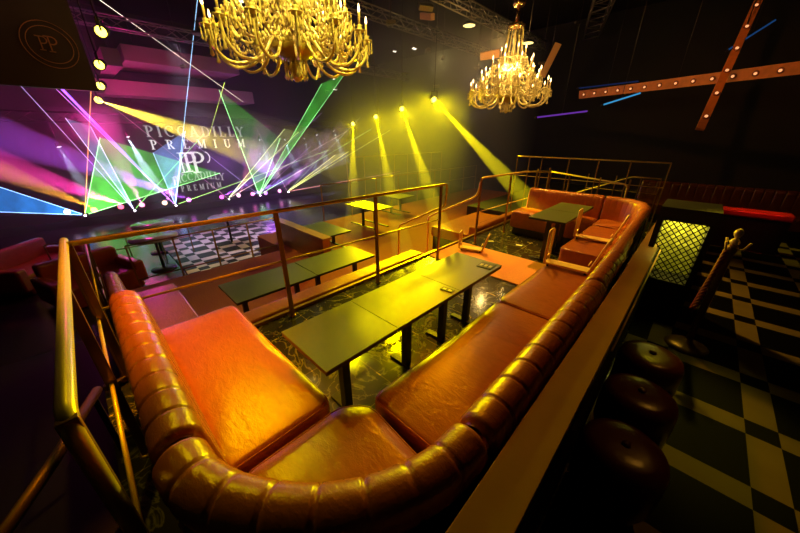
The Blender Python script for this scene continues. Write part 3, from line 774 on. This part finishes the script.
Y = [((-11.44, 8.92, 2.16), (-5.35, 3.98, -0.55), 'yellow beam falling straight down, leftmost of the four'),
     ((-9.68, 8.68, 2.36), (-3.75, 4.02, -0.55), 'second yellow beam from the left, ending near the steps'),
     ((-7.94, 8.32, 2.53), (-3.10, 4.60, -0.35), 'third yellow beam from the left, slanting to the carpet'),
     ((-6.20, 7.85, 2.66), (-1.70, 5.75, 0.20), 'rightmost yellow beam, slanting onto the far booth')]
for i, (p, q, lb) in enumerate(Y):
    can(p, q, ['yellow floodlight', 'yellow floodlight', 'yellow floodlight', 'yellow floodlight'][i] + [' heading the vertical beam', ' second from the left of the four', ' third from the left of the four', ' rightmost of the four, left of the far chandelier'][i], r=0.085)
    d = (Vector(q) - Vector(p)).normalized()
    beam(Vector(p) + d*.06, q, 0.05, 0.24, 26000, YEL, label=lb)
    lamp('flood_spill', 'SPOT', Vector(p) + d*.05, 1000, YEL, q, spot_size=R(85), spot_blend=1.0, shadow_soft_size=0.04)

# left row of yellow lamps
LY = [((-6.0, 0.73, 2.93), .065, 'topmost and largest of the four yellow lamps at left'), ((-8.7, 0.88, 2.93), .08, 'second yellow lamp from the top at left'),
      ((-12.0, 1.09, 2.90), .095, 'third yellow lamp from the top at left'), ((-14.8, 1.17, 2.76), .11, 'lowest and farthest yellow lamp at left')]
for i, (p, r_, lb) in enumerate(LY):
    can(p, (p[0] + 1.6, p[1] - .7, p[2] - .6), lb, r=r_)
TG = [None, (-9.0, 6.5, 0.9), (-11.0, 6.5, 1.0), (-13.0, 6.2, 0.6)]
for (p, r_, lb), q in zip(LY, TG):
    if q: beam(p, q, 0.05, 0.75, 16000, (1.0, .75, .05), mat=smat('beam_haze_soft', 0.18), label='soft yellow beam from the ' + lb.replace('topmost and largest of the four ', ''))

# stage lasers: flat sheets of laser light spread from small projectors on the stage edge
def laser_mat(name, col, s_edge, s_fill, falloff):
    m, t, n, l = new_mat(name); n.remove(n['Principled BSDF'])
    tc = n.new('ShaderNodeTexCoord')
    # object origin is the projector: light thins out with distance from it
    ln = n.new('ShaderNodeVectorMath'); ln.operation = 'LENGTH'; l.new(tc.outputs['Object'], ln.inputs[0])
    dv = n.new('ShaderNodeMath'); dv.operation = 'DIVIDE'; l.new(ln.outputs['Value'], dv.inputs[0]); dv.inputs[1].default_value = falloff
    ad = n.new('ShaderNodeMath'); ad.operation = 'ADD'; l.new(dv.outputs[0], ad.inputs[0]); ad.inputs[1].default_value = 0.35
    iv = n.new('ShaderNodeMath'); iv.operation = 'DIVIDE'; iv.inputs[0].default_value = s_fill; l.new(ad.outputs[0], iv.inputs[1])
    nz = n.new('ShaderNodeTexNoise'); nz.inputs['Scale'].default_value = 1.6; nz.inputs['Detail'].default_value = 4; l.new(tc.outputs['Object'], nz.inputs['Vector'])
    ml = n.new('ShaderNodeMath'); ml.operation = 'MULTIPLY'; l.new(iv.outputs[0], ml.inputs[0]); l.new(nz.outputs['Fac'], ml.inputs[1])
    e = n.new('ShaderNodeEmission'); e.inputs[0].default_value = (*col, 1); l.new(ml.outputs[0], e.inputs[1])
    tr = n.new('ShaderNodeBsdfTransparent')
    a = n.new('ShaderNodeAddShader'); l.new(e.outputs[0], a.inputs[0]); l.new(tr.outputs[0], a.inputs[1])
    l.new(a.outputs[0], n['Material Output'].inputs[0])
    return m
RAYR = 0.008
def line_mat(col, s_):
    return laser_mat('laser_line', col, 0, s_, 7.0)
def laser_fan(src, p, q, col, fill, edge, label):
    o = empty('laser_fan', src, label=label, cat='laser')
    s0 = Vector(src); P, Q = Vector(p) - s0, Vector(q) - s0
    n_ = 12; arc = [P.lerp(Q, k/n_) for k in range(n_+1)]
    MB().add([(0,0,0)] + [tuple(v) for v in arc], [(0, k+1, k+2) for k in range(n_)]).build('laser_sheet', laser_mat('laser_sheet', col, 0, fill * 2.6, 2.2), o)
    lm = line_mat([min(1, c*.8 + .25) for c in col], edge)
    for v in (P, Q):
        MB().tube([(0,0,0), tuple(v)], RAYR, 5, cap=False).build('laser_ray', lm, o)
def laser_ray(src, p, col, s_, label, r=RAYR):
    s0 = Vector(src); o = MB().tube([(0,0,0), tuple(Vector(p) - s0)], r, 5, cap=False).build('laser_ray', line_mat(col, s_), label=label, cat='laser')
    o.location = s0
def projector(p, label):
    o = empty('laser_projector', p, label=label, cat='laser projector')
    MB().box(-.12, .12, -.10, .10, -.10, .06).build('body', BLACK, o, bevel=.01)
    MB().lathe([(.03, 0), (.03, .015), (.005, .02)], (.12, 0, 0), 10, M=Matrix.Rotation(PI/2, 3, 'Y')).build('aperture', emis('laser_aperture', (1, .9, 1), 14), o)
SA, SB, SC, SD, SE, SF = (-14.9, -0.22, -0.80), (-14.9, 1.1, -0.85), (-14.9, 2.39, -0.86), (-14.9, 4.37, -0.88), (-14.9, 5.75, -0.90), (-14.9, 7.17, -0.92)
for p, lb in zip((SA, SB, SC, SD, SE, SF), ('leftmost laser projector on the stage edge', 'second laser projector from the left', 'third laser projector, under the double letter sign', 'fourth laser projector from the left', 'fifth laser projector, source of the green V', 'rightmost laser projector on the stage edge')):
    projector(p, lb)
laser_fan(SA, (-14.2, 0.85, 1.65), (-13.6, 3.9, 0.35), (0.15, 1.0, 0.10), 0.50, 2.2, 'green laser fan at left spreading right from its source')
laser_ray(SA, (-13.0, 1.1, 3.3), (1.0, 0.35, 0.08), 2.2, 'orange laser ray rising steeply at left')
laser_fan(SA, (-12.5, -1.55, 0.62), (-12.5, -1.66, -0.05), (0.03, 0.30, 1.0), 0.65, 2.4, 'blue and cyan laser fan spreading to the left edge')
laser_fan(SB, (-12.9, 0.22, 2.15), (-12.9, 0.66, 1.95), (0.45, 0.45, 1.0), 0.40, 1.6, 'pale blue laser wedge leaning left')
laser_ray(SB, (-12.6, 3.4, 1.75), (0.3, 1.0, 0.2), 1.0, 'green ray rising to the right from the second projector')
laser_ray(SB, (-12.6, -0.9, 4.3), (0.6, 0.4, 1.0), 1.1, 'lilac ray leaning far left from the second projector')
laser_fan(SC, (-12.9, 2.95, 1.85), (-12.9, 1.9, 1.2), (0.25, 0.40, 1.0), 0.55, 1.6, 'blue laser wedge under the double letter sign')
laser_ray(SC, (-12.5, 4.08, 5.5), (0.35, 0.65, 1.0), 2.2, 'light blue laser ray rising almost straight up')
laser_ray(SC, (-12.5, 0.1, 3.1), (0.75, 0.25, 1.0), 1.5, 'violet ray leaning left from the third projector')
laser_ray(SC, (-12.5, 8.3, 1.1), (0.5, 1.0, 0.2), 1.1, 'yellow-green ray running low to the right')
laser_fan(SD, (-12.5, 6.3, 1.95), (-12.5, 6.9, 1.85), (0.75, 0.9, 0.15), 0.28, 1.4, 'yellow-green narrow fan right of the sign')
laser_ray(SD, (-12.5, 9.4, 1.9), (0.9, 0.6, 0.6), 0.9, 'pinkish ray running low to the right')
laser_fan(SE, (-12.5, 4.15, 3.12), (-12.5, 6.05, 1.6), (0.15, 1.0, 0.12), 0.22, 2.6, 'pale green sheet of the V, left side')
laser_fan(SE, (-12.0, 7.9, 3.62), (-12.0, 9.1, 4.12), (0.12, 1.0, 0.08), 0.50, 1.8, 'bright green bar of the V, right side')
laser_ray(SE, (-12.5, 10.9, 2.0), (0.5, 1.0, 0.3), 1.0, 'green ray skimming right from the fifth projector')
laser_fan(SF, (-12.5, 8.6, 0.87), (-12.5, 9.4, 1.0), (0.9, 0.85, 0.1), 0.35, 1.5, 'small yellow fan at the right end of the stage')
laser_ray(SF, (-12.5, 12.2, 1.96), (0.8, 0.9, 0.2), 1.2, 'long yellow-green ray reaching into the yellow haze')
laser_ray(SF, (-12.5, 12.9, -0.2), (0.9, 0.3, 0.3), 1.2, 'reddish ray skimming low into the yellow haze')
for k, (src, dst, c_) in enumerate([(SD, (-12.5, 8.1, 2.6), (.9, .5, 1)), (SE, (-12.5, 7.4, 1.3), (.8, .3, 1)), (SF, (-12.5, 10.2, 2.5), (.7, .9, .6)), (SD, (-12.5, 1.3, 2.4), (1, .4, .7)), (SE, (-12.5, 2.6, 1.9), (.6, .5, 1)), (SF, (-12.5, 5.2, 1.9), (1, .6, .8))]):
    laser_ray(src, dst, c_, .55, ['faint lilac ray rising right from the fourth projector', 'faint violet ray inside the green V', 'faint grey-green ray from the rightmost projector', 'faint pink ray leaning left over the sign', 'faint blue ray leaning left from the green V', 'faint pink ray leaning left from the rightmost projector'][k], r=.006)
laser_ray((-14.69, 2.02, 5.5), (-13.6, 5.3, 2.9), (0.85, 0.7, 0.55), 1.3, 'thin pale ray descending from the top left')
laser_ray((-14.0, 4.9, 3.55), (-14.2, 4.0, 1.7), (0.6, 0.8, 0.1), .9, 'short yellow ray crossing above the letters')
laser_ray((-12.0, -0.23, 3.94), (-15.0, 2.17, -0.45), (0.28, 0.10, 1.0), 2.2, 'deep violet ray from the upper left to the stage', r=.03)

# moving heads on the stage edge with soft beams
HD = [(-0.6, -0.65, (1, .6, .9)), (0.05, -0.69, (1, .15, .15)), (0.77, -0.70, (1, .1, .2)), (1.38, -0.72, (1, .25, .5)), (2.09, -0.75, (1, .6, .35)), (2.92, -0.75, (.9, .15, 1)),
      (4.17, -0.80, (1, .1, .8)), (4.88, -0.82, (1, .5, .8)), (5.51, -0.84, (1, .2, .6)), (6.13, -0.87, (.6, .2, 1)), (6.84, -0.86, (1, .3, .7))]
for i, (y, z, c) in enumerate(HD):
    o = empty('moving_head', (-15.05, y, z), label='small stage lamp glowing ' + ['pinkish white', 'red', 'crimson', 'pink', 'warm orange', 'magenta', 'deep magenta', 'pale pink', 'rose', 'violet', 'hot pink'][i] + ' on the stage edge, ' + ['first', 'second', 'third', 'fourth', 'fifth', 'sixth', 'seventh', 'eighth', 'ninth', 'tenth', 'last'][i] + ' from the left', cat='stage light', group='stage edge lamps')
    MB().lathe([(.10, -.09), (.13, -.05), (.13, .0), (.10, .01)], (0, 0, 0), 14, M=Matrix.Rotation(PI/2, 3, 'Y')).build('body', BLACK, o)
    MB().lathe([(.085, 0), (.07, .02), (.02, .03)], (.012, 0, 0), 12, M=Matrix.Rotation(PI/2, 3, 'Y')).build('lens', emis('lens_%d' % i, c, 4), o)
SOFT = smat('beam_haze_soft', 0.18)
def sb(src, dst, r1, e, c, label): beam(src, dst, .03, r1 * 1.3, e * 5.5, c, mat=SOFT, label=label)
sb((-15, 2.92, -.72), (-12.4, -1.5, 2.0), 0.42, 2400, (.50, .08, 1.0), 'broad violet beam sweeping from the stage to the far left')
sb((-15, 0.9, -.65), (-12.0, -1.7, 1.4), .36, 1700, (1.0, .03, .40), 'magenta beam sweeping to the left edge')
sb((-15, 0.1, -.65), (-12.4, -1.9, 1.45), .30, 800, (1.0, .42, .02), 'amber beam at the left edge')
sb((-15, 2.1, -.75), (-13.6, 3.6, 1.9), .28, 520, (.75, .15, 1.0), 'violet beam behind the double letter sign')
sb((-15, 4.17, -.8), (-13.0, 8.9, 1.6), .40, 700, (.40, .08, 1.0), 'wide lilac beam fanning right over the stage')
sb((-15, 5.51, -.84), (-13.0, 9.6, .9), .40, 700, (.35, .18, 1.0), 'pale violet beam running low to the right')
sb((-15, 4.88, -.82), (-13.4, 5.9, 2.2), .30, 320, (1.0, .18, .3), 'rosy beam rising through the green V')
sb((-15, 1.38, -.72), (-13.2, .9, 2.4), .40, 420, (.9, .15, .55), 'rose beam rising behind the left lasers')
sb((-15, 6.84, -.86), (-13.4, 10.0, 2.1), .34, 420, (.9, .2, .7), 'pink beam rising at the right end of the stage')
for i, (y, z) in enumerate([(-0.15, 1.37), (1.64, 1.66), (6.28, 1.51), (7.49, 1.5), (8.52, 1.54), (9.29, 1.72), (10.37, 1.92)]):
    lab = ['far left', 'left of the sign', 'right of the green V', 'second right of the V', 'third right of the V', 'fourth right of the V', 'last, in the yellow haze'][i]
    can((-15, y, z), (-14.6, y + .3, z - 2), 'small white downlight over the stage, ' + lab, r=.06, lens=emis('white_lens', (.8, .9, 1.0), 8), group='white downlights over the stage')
    sb((-15, y, z - .05), (-14.5, y + .25, z - 1.7), .22, 130 if i != 1 else 420, (.6, .75, 1.0), 'faint white beam from the downlight ' + lab)

# stage platform, LED wall with lettering
slab('floor_stage', -17.5, -15.1, -3.0, 12.0, -1.2, -0.95, BLACK)
o = empty('led_wall', (-16.4, 4.0, 0), label='dark LED wall with white club lettering behind the lasers', cat='screen')
MB().box(-.1, 0, -4.2, 8.0, -0.9, 2.6).build('panel', pbr('led_panel', (.012, .01, .02), .35), o)
TXT = emis('white_lettering', (1.0, .96, .95), 0.95)
TXT_DIM = emis('white_lettering_dim', (1.0, .96, .95), 0.42)
def glyph(ch, W=.17, T=.07):
    """2D quads of a serif capital, height 1; returns quads and advance width"""
    q = []
    def seg(x0, y0, x1, y1, w):
        dx, dy = x1-x0, y1-y0; L = math.hypot(dx, dy); nx, ny = -dy/L*w/2, dx/L*w/2
        q.append([(x0-nx, y0-ny), (x1-nx, y1-ny), (x1+nx, y1+ny), (x0+nx, y0+ny)])
    def stem(x, y0=0, y1=1, w=W): seg(x, y0, x, y1, w)
    def serif(x, y, l=.34): seg(x-l/2, y + (T/2 if y == 0 else -T/2), x+l/2, y + (T/2 if y == 0 else -T/2), T)
    def arc(cx, cy, rx, ry, a0, a1, n=14):
        P = []
        for k in range(n+1):
            a = a0 + (a1-a0)*k/n; w = T + (W-T)*abs(math.cos(a)); c, s_ = math.cos(a), math.sin(a)
            P.append(((cx+(rx+w/2)*c, cy+(ry+T/2)*s_), (cx+(rx-w/2)*c, cy+(ry-T/2)*s_)))
        for A, B in zip(P, P[1:]): q.append([A[0], B[0], B[1], A[1]])
    h = PI/2
    if ch == 'I': stem(.17); serif(.17, 0); serif(.17, 1); w = .34
    elif ch in 'PR':
        stem(.17); serif(.17, 0); serif(.10, 1, .3); arc(.30, .73, .26, .235, -h, h); seg(.17, .965, .32, .965, T); seg(.17, .495, .32, .495, T); w = .66
        if ch == 'R': seg(.34, .5, .66, .03, W); serif(.68, 0, .2); w = .80
    elif ch == 'D': stem(.17); serif(.08, 0, .2); serif(.08, 1, .2); arc(.30, .5, .42, .465, -h, h); seg(.1, .965, .32, .965, T); seg(.1, .035, .32, .035, T); w = .84
    elif ch == 'C': arc(.45, .5, .36, .465, .8, 2*PI-.8, 20); seg(.72, .66, .72, .95, T); w = .80
    elif ch == 'A': seg(.10, .0, .38, 1, T); seg(.38, 1, .70, 0, W); seg(.2, .33, .58, .33, T); serif(.10, 0, .26); serif(.70, 0, .32); w = .84
    elif ch == 'L': stem(.17); serif(.17, 0); serif(.17, 1); seg(.17, .035, .60, .035, T); seg(.60, 0, .60, .26, T); w = .66
    elif ch == 'Y': seg(.08, 1, .38, .48, W); seg(.68, 1, .38, .48, T); stem(.38, 0, .5); serif(.38, 0); serif(.08, 1, .3); serif(.68, 1, .26); w = .78
    elif ch == 'E': stem(.17); serif(.1, 0, .22); serif(.1, 1, .22); seg(.17, .965, .60, .965, T); seg(.17, .035, .62, .035, T); seg(.17, .51, .46, .51, T); seg(.60, .74, .60, 1, T); seg(.62, 0, .62, .26, T); w = .68
    elif ch == 'M': seg(.15, 0, .15, 1, T); seg(.15, 1, .46, .08, W); seg(.78, 1, .46, .08, T); stem(.82); serif(.15, 0, .26); serif(.82, 0, .32); serif(.10, 1, .2); serif(.86, 1, .26); w = 1.0
    elif ch == 'U': stem(.17, .30, 1); seg(.66, .30, .66, 1, T); arc(.415, .32, .245, .285, PI, 2*PI); serif(.17, 1); serif(.66, 1, .26); w = .82
    return q, w
def text(body, y, z, size, parent, gap=.14, x=0.02, mat=None, arch=0.0, sx=1.0, W=.17):
    """a line of serif capitals standing in the Y-Z plane, centred on (y, z)"""
    mat = mat or TXT; gl = [glyph(c, W) for c in body]; tot = sum(g[1] for g in gl) + gap*(len(gl)-1); m = MB(); cx = -tot/2
    for q, w_ in gl:
        for quad in q:
            pts = []
            for px, py in quad:
                X = (cx+px)*size*sx; rise = arch*(1 - (2*(cx+px)/tot)**2)
                pts.append((X, (py-.5)*size + rise))
            n0 = [(x, y+a, z+b) for a, b in pts]; n1 = [(x+.012, y+a, z+b) for a, b in pts]
            m.add(n0+n1, [(4,5,6,7), (0,1,5,4), (1,2,6,5), (2,3,7,6), (3,0,4,7)])
        cx += w_ + gap
    return m.build('lettering', mat, parent)
text('PICCADILLY', 0.25, 1.86, .42, o, .30, mat=TXT_DIM, sx=.95)
text('PREMIUM', 0.25, 1.36, .36, o, .95, sx=.93)
text('PICCADILLY', -0.17, -0.12, .33, o, .10, sx=.82, arch=.16, mat=TXT_DIM)
text('PREMIUM', -0.17, -0.46, .25, o, .55, sx=.76, mat=TXT_DIM)
text('P', -0.36, .62, .82, o, W=.13); text('P', -.06, .60, .9, o, W=.13)
m = MB(); m.box(.02, .032, -.72, -.68, .22, 1.03); m.box(.02, .032, -.79, -.57, 1.0, 1.03); m.box(.02, .032, -.79, -.57, .20, .23)
m.tube([(.03, .26 + .17*math.cos(a), .80 + .23*math.sin(a)) for a in [(-1.4 + 2.8*k/12) for k in range(13)]], .022, 5); m.build('emblem_stroke', TXT, o)

# dim emblem board at upper left
o = empty('emblem_board', (-7.0, 0.1, 3.0), label='dark hanging board with a faint double letter emblem in an oval, upper left', cat='sign')
MB().box(-.08, 0, -2.6, 0.50, -.66, 1.6).build('board', pbr('board_brown', (.045, .022, .012), .5), o)
EMB = pbr('emblem_copper', (.55, .25, .12), .4, .3)
m = MB()
for ra, rb in ((.27, .21), (.22, .165)):
    m.tube([(.012, .16 + ra*math.cos(2*PI*k/36), -.13 + rb*math.sin(2*PI*k/36)*1.3) for k in range(36)], .006, 4, closed=True)
m.build('oval_ring', EMB, o)
text('P', .10, -.12, .17, o, x=.004, mat=EMB, W=.08); text('P', .19, -.12, .19, o, x=.004, mat=EMB, W=.08)
lamp('board_light', 'SPOT', (-5.2, 0.0, 4.6), 9, (1, .5, .3), (-7, 0.1, 2.9), spot_size=R(50), spot_blend=1)

# ------------------------------------------------------------------ ceiling rig
def truss(p, q, label, w=.28, nseg=None, mat=STEEL, cat='truss'):
    p, q = Vector(p), Vector(q); o = empty('truss', p, label=label, cat=cat)
    D = q - p; L = D.length; d = D.normalized(); a = d.cross(Vector((0,0,1))).normalized()*w/2; b_ = Vector((0,0,1))*w/2
    m = MB(); cs = [a+b_, a-b_, -a-b_, -a+b_]
    for c in cs: m.tube([c, c + D], .022, 6)
    m.build('chord', mat, o)
    n = nseg or max(3, int(L/.4)); m = MB()
    for k in range(n):
        for i in range(4):
            c0, c1 = cs[i], cs[(i+1) % 4]
            if k % 2: c0, c1 = c1, c0
            m.tube([c0 + D*(k/n), c1 + D*((k+1)/n)], .011, 4)
    m.build('lattice', mat, o); return o
TR = pbr('truss_alu', (.35, .3, .25), .35, .9)
truss((-9, 1, 5.3), (-9, 15.5, 5.3), 'silver ceiling truss crossing over the dance floor', mat=TR)
truss((-6.4, 6, 5.2), (-6.4, 15.5, 5.2), 'silver ceiling truss left of the distant chandelier', mat=TR)
truss((-2.9, 10.5, 5.4), (-4.6, 15.5, 5.4), 'short silver truss above and right of the distant chandelier', mat=TR, w=.5)
truss((-15.13, -2, 2.25), (-15.13, 12, 2.25), 'low truss carrying the white downlights over the stage', mat=STEEL)
truss((-13, -1, 4.6), (-13, 14, 4.6), 'dark truss high above the stage front', mat=TR)
lamp('rig_light', 'POINT', (-5.2, 9.6, 4.2), 40, (1, .55, .15), shadow_soft_size=.1)
lamp('rig_light', 'POINT', (-8.0, 10.5, 4.2), 26, (1, .75, .25), shadow_soft_size=.1)
# small fittings hanging in the dark ceiling
glint = emis('small_white_lamp', (1, .9, .7), 2.5)
N = 0
for k in range(46):
    px = random.uniform(-14, -4.2); py = random.uniform(3.5, 14.5); pz = random.uniform(3.5, 5.6)
    if abs(px + 4.4) < 1.6 and (abs(py - 2.5) < 1.8 or abs(py - 8.5) < 1.7): continue
    o = empty('rig_fixture', (px, py, pz), random.uniform(0, 3), label=('small lit lamp hanging from the dark ceiling rig' if k % 3 == 0 else 'small unlit metal fitting hanging from the dark ceiling rig'), cat='light fitting', group=('small lit lamps in the ceiling rig' if k % 3 == 0 else 'small unlit fittings in the ceiling rig'))
    s_ = random.uniform(.05, .11)
    M_ = Matrix.Rotation(random.uniform(-.8, .8), 4, 'X')
    MB().box(-s_*1.6, s_*1.6, -s_*.6, s_*.6, -s_*.5, s_*.5, M_).build('body', TR, o)
    MB().box(-s_*1.2, s_*1.2, -s_*.4, s_*.4, -s_*.56, -s_*.5, M_).build('lens', glint if k % 3 == 0 else TUBEBODY, o)
    MB().tube([(0, 0, 0), (0, 0, 6.0 - pz)], .008, 4).build('drop_rod', STEEL, o)
# amber panels, disc lights, hanging speaker
def panel(loc, size, rot, mat, name, label, cat):
    M_ = Matrix.Rotation(rot[2], 4, 'Z') @ Matrix.Rotation(rot[0], 4, 'X') @ Matrix.Rotation(rot[1], 4, 'Y')
    o = empty(name, loc, label=label, cat=cat)
    MB().box(*[v for s_ in size for v in (-s_/2, s_/2)], M_).build('body', mat, o, bevel=.01)
    MB().tube([(0, 0, 0), (0, 0, 6.0 - loc[2])], .012, 5).build('drop_rod', STEEL, o)
    return o
AMB = pbr('amber_panel', (.8, .38, .12), .5)
panel((-6.0, 10.4, 4.1), (.60, .10, .22), (.5, -.1, .5), AMB, 'ceiling_panel', 'small amber box hanging just left of the distant chandelier top', 'ceiling panel')
panel((-4.9, 12.6, 4.1), (.22, .2, 1.0), (.1, .35, .4), AMB, 'hanging_speaker', 'amber-lit slanting box right of the distant chandelier', 'speaker')
panel((-6.6, 7.9, 4.7), (.75, .12, .15), (.2, .3, -.5), AMB, 'ceiling_panel', 'brown slanting panel left of the distant chandelier chain', 'ceiling panel')
DISC = emis('disc_light', (1, .8, .25), 2.0)
for loc, lb in (((-5.35, 8.1, 4.3), 'flat round yellow light left of the chandelier chain'), ((-4.55, 9.9, 4.1), 'flat round yellow light right of the chandelier chain')):
    o = empty('disc_light', loc, label=lb, cat='ceiling light')
    MB().lathe([(.16, 0), (.17, .03), (.05, .08)], n=20).build('housing', STEEL, o); MB().lathe([(.15, -.006), (.15, .0)], n=20).build('diffuser', DISC, o)
    MB().tube([(0,0,.08), (0,0,6-loc[2])], .01, 5).build('drop_rod', STEEL, o)
# coloured LED tubes
def led_tube(p, q, col, s_, label, r=.018):
    o = empty('led_tube', p, label=label, cat='led tube'); D = Vector(q) - Vector(p)
    MB().tube([(0,0,0), D], r, 8).build('tube', emis('led_%.2f_%.2f_%.2f' % (col[0], col[2], s_), col, s_), o)
    e = D.normalized()*.05
    MB().tube([-e, (0,0,0)], r*1.3, 8).build('end_cap', STEEL, o)
    MB().tube([D*.5, Vector((D.x*.5, D.y*.5, 5.995 - p[2]))], .006, 4).build('drop_rod', STEEL, o)
led_tube((-2.1, 8.99, 2.37), (-1.55, 9.67, 2.62), (.08, .5, 1.0), .55, 'short blue tube below the lamp-studded beam')
led_tube((-3.27, 8.2, 2.09+.03), (-2.39, 8.95, 2.25), (.35, .08, .9), .35, 'violet tube right under the distant chandelier')
led_tube((-0.36, 11.39, 3.54), (0.24, 12.35, 4.18), (.05, .25, .8), .16, 'dim blue tube at the upper right')
led_tube((-3.6, 12.0, 3.1), (-2.2, 12.9, 3.25), (.1, .2, .8), .07, 'faint blue tube left of the lamp-studded beam')
# lamp-studded crossed beams
RUST = pbr('rust_beam', (.75, .26, .07), .5, .2, var=.3, bscale=9)
def bulb_beam(p, q, w, n, label, up=(0,0,1), flip=False):
    p, q = Vector(p), Vector(q); o = empty('lamp_beam', p, label=label, cat='beam'); D = q - p; L = D.length
    MB().bar((0,0,0), D, w, .05, up=up).build('rail', RUST, o)
    d = D.normalized(); nrm = d.cross(Vector(up)).normalized().cross(d).normalized()
    if nrm.z > 0 or (abs(nrm.z) < .3 and nrm.y > 0): nrm = -nrm
    if flip: nrm = -nrm
    M = nrm.to_track_quat('Z', 'Y').to_matrix()
    for k in range(n):
        c = D * ((k + .5)/n) + nrm * .026
        s_ = MB().lathe([(.055, 0), (.06, .012), (.045, .016)], c, 12, M=M).build('lamp_socket', pbr('socket_brown', (.25, .07, .03), .4), o)
        MB().lathe([(.028, .014), (.03, .03), (.01, .045)], c, 10, M=M).build('bulb', emis('dim_bulb', (1, .38, .14), 1.3), s_)
    MB().tube([D*.5, (D*.5).to_tuple()[:2] + (6 - p.z,)], .01, 5).build('drop_rod', STEEL, o)
bulb_beam((-3.8, 12.9, 3.0), (1.5, 10.75, 3.0), .24, 15, 'rusty orange horizontal beam studded with small lamps, upper right', up=(0, 1, .25))
bulb_beam((-.28, 9.3, 1.83), (-.10, 12.9, 5.9), .14, 9, 'red-brown lamp-studded beam slanting up across the horizontal one', up=(0.2, -.7, .7), flip=True)

# magenta-lit ducts over the stage left
DUCT = pbr('duct_magenta_tint', (.30, .14, .20), .5)  # magenta light put into the casing colour as a pink tint
for (x0, x1, y0, y1, z0, lb) in ((-16.4, -13.4, 1.5, 1.9, 3.6, 'magenta-lit square duct nearest the yellow lamps'), (-16.4, -14.2, 2.1, 5.6, 3.9, 'magenta-lit duct running right from the yellow lamps'), (-16.4, -15.2, 1.2, 6.4, 3.0, 'dim red duct running above the stage')):
    o = empty('air_duct', ((x0+x1)/2, (y0+y1)/2, z0), label=lb, cat='duct')
    a, b_ = (x1-x0)/2, (y1-y0)/2
    MB().box(-a, a, -b_, b_, 0, .45).build('casing', DUCT, o, bevel=.01)
    for sy in (-1, 1): MB().tube([(0, sy*b_*.7, .44), (0, sy*b_*.7, 5.995 - z0)], .012, 5).build('hanger_rod', STEEL, o)
lamp('magenta_wash', 'SPOT', (-13.0, 1.6, 1.9), 170, (1, .05, .30), (-15.2, 3.3, 3.8), spot_size=R(80), spot_blend=1)

# lower left club furniture, lit red
def lounge(x, y, rz, label, w=1.5):
    o = empty('sofa', (x, y, -1.2), rz, label=label, cat='sofa')
    MB().box(-w/2, w/2, -.4, .4, .0, .42).build('seat', LEATHER_RED, o, bevel=.05)
    MB().box(-w/2, w/2, .3, .5, .3, .78).build('backrest', LEATHER_RED, o, bevel=.06)
    for s_ in (-1, 1): MB().box(s_*w/2 - .1, s_*w/2 + .1, -.4, .45, .1, .56).build('armrest', LEATHER_RED, o, bevel=.05)
lounge(-9.7, -1.15, 2.5, 'red sofa at the far left, lit magenta')
lounge(-8.0, -0.35, 1.9, 'darker sofa just behind the corner of the railing', w=1.2)
def round_table(x, y, label):
    o = empty('round_table', (x, y, -1.2), label=label, cat='table')
    MB().lathe([(.46, .76), (.47, .78), (.46, .80), (.02, .80)], n=32).build('tabletop', pbr('glossy_purple_top', (.35, .25, .4), .15), o)
    MB().lathe([(.03, .0), (.03, .76)], n=10).build('column', STEEL, o); MB().lathe([(.25, 0), (.25, .02), (.04, .04)], n=20).build('base', STEEL, o)
round_table(-10.0, 1.0, 'farther round violet-lit table left of the patterned floor')
round_table(-8.6, 0.80, 'nearer round violet-lit table left of the patterned floor')
round_table(-9.4, 2.6, 'round table standing on the patterned floor')
thin_rail('railing', [(-9.3, -0.9), (-9.3, 1.6)], -1.2, -0.35, 'black railing in front of the red sofas', 5)
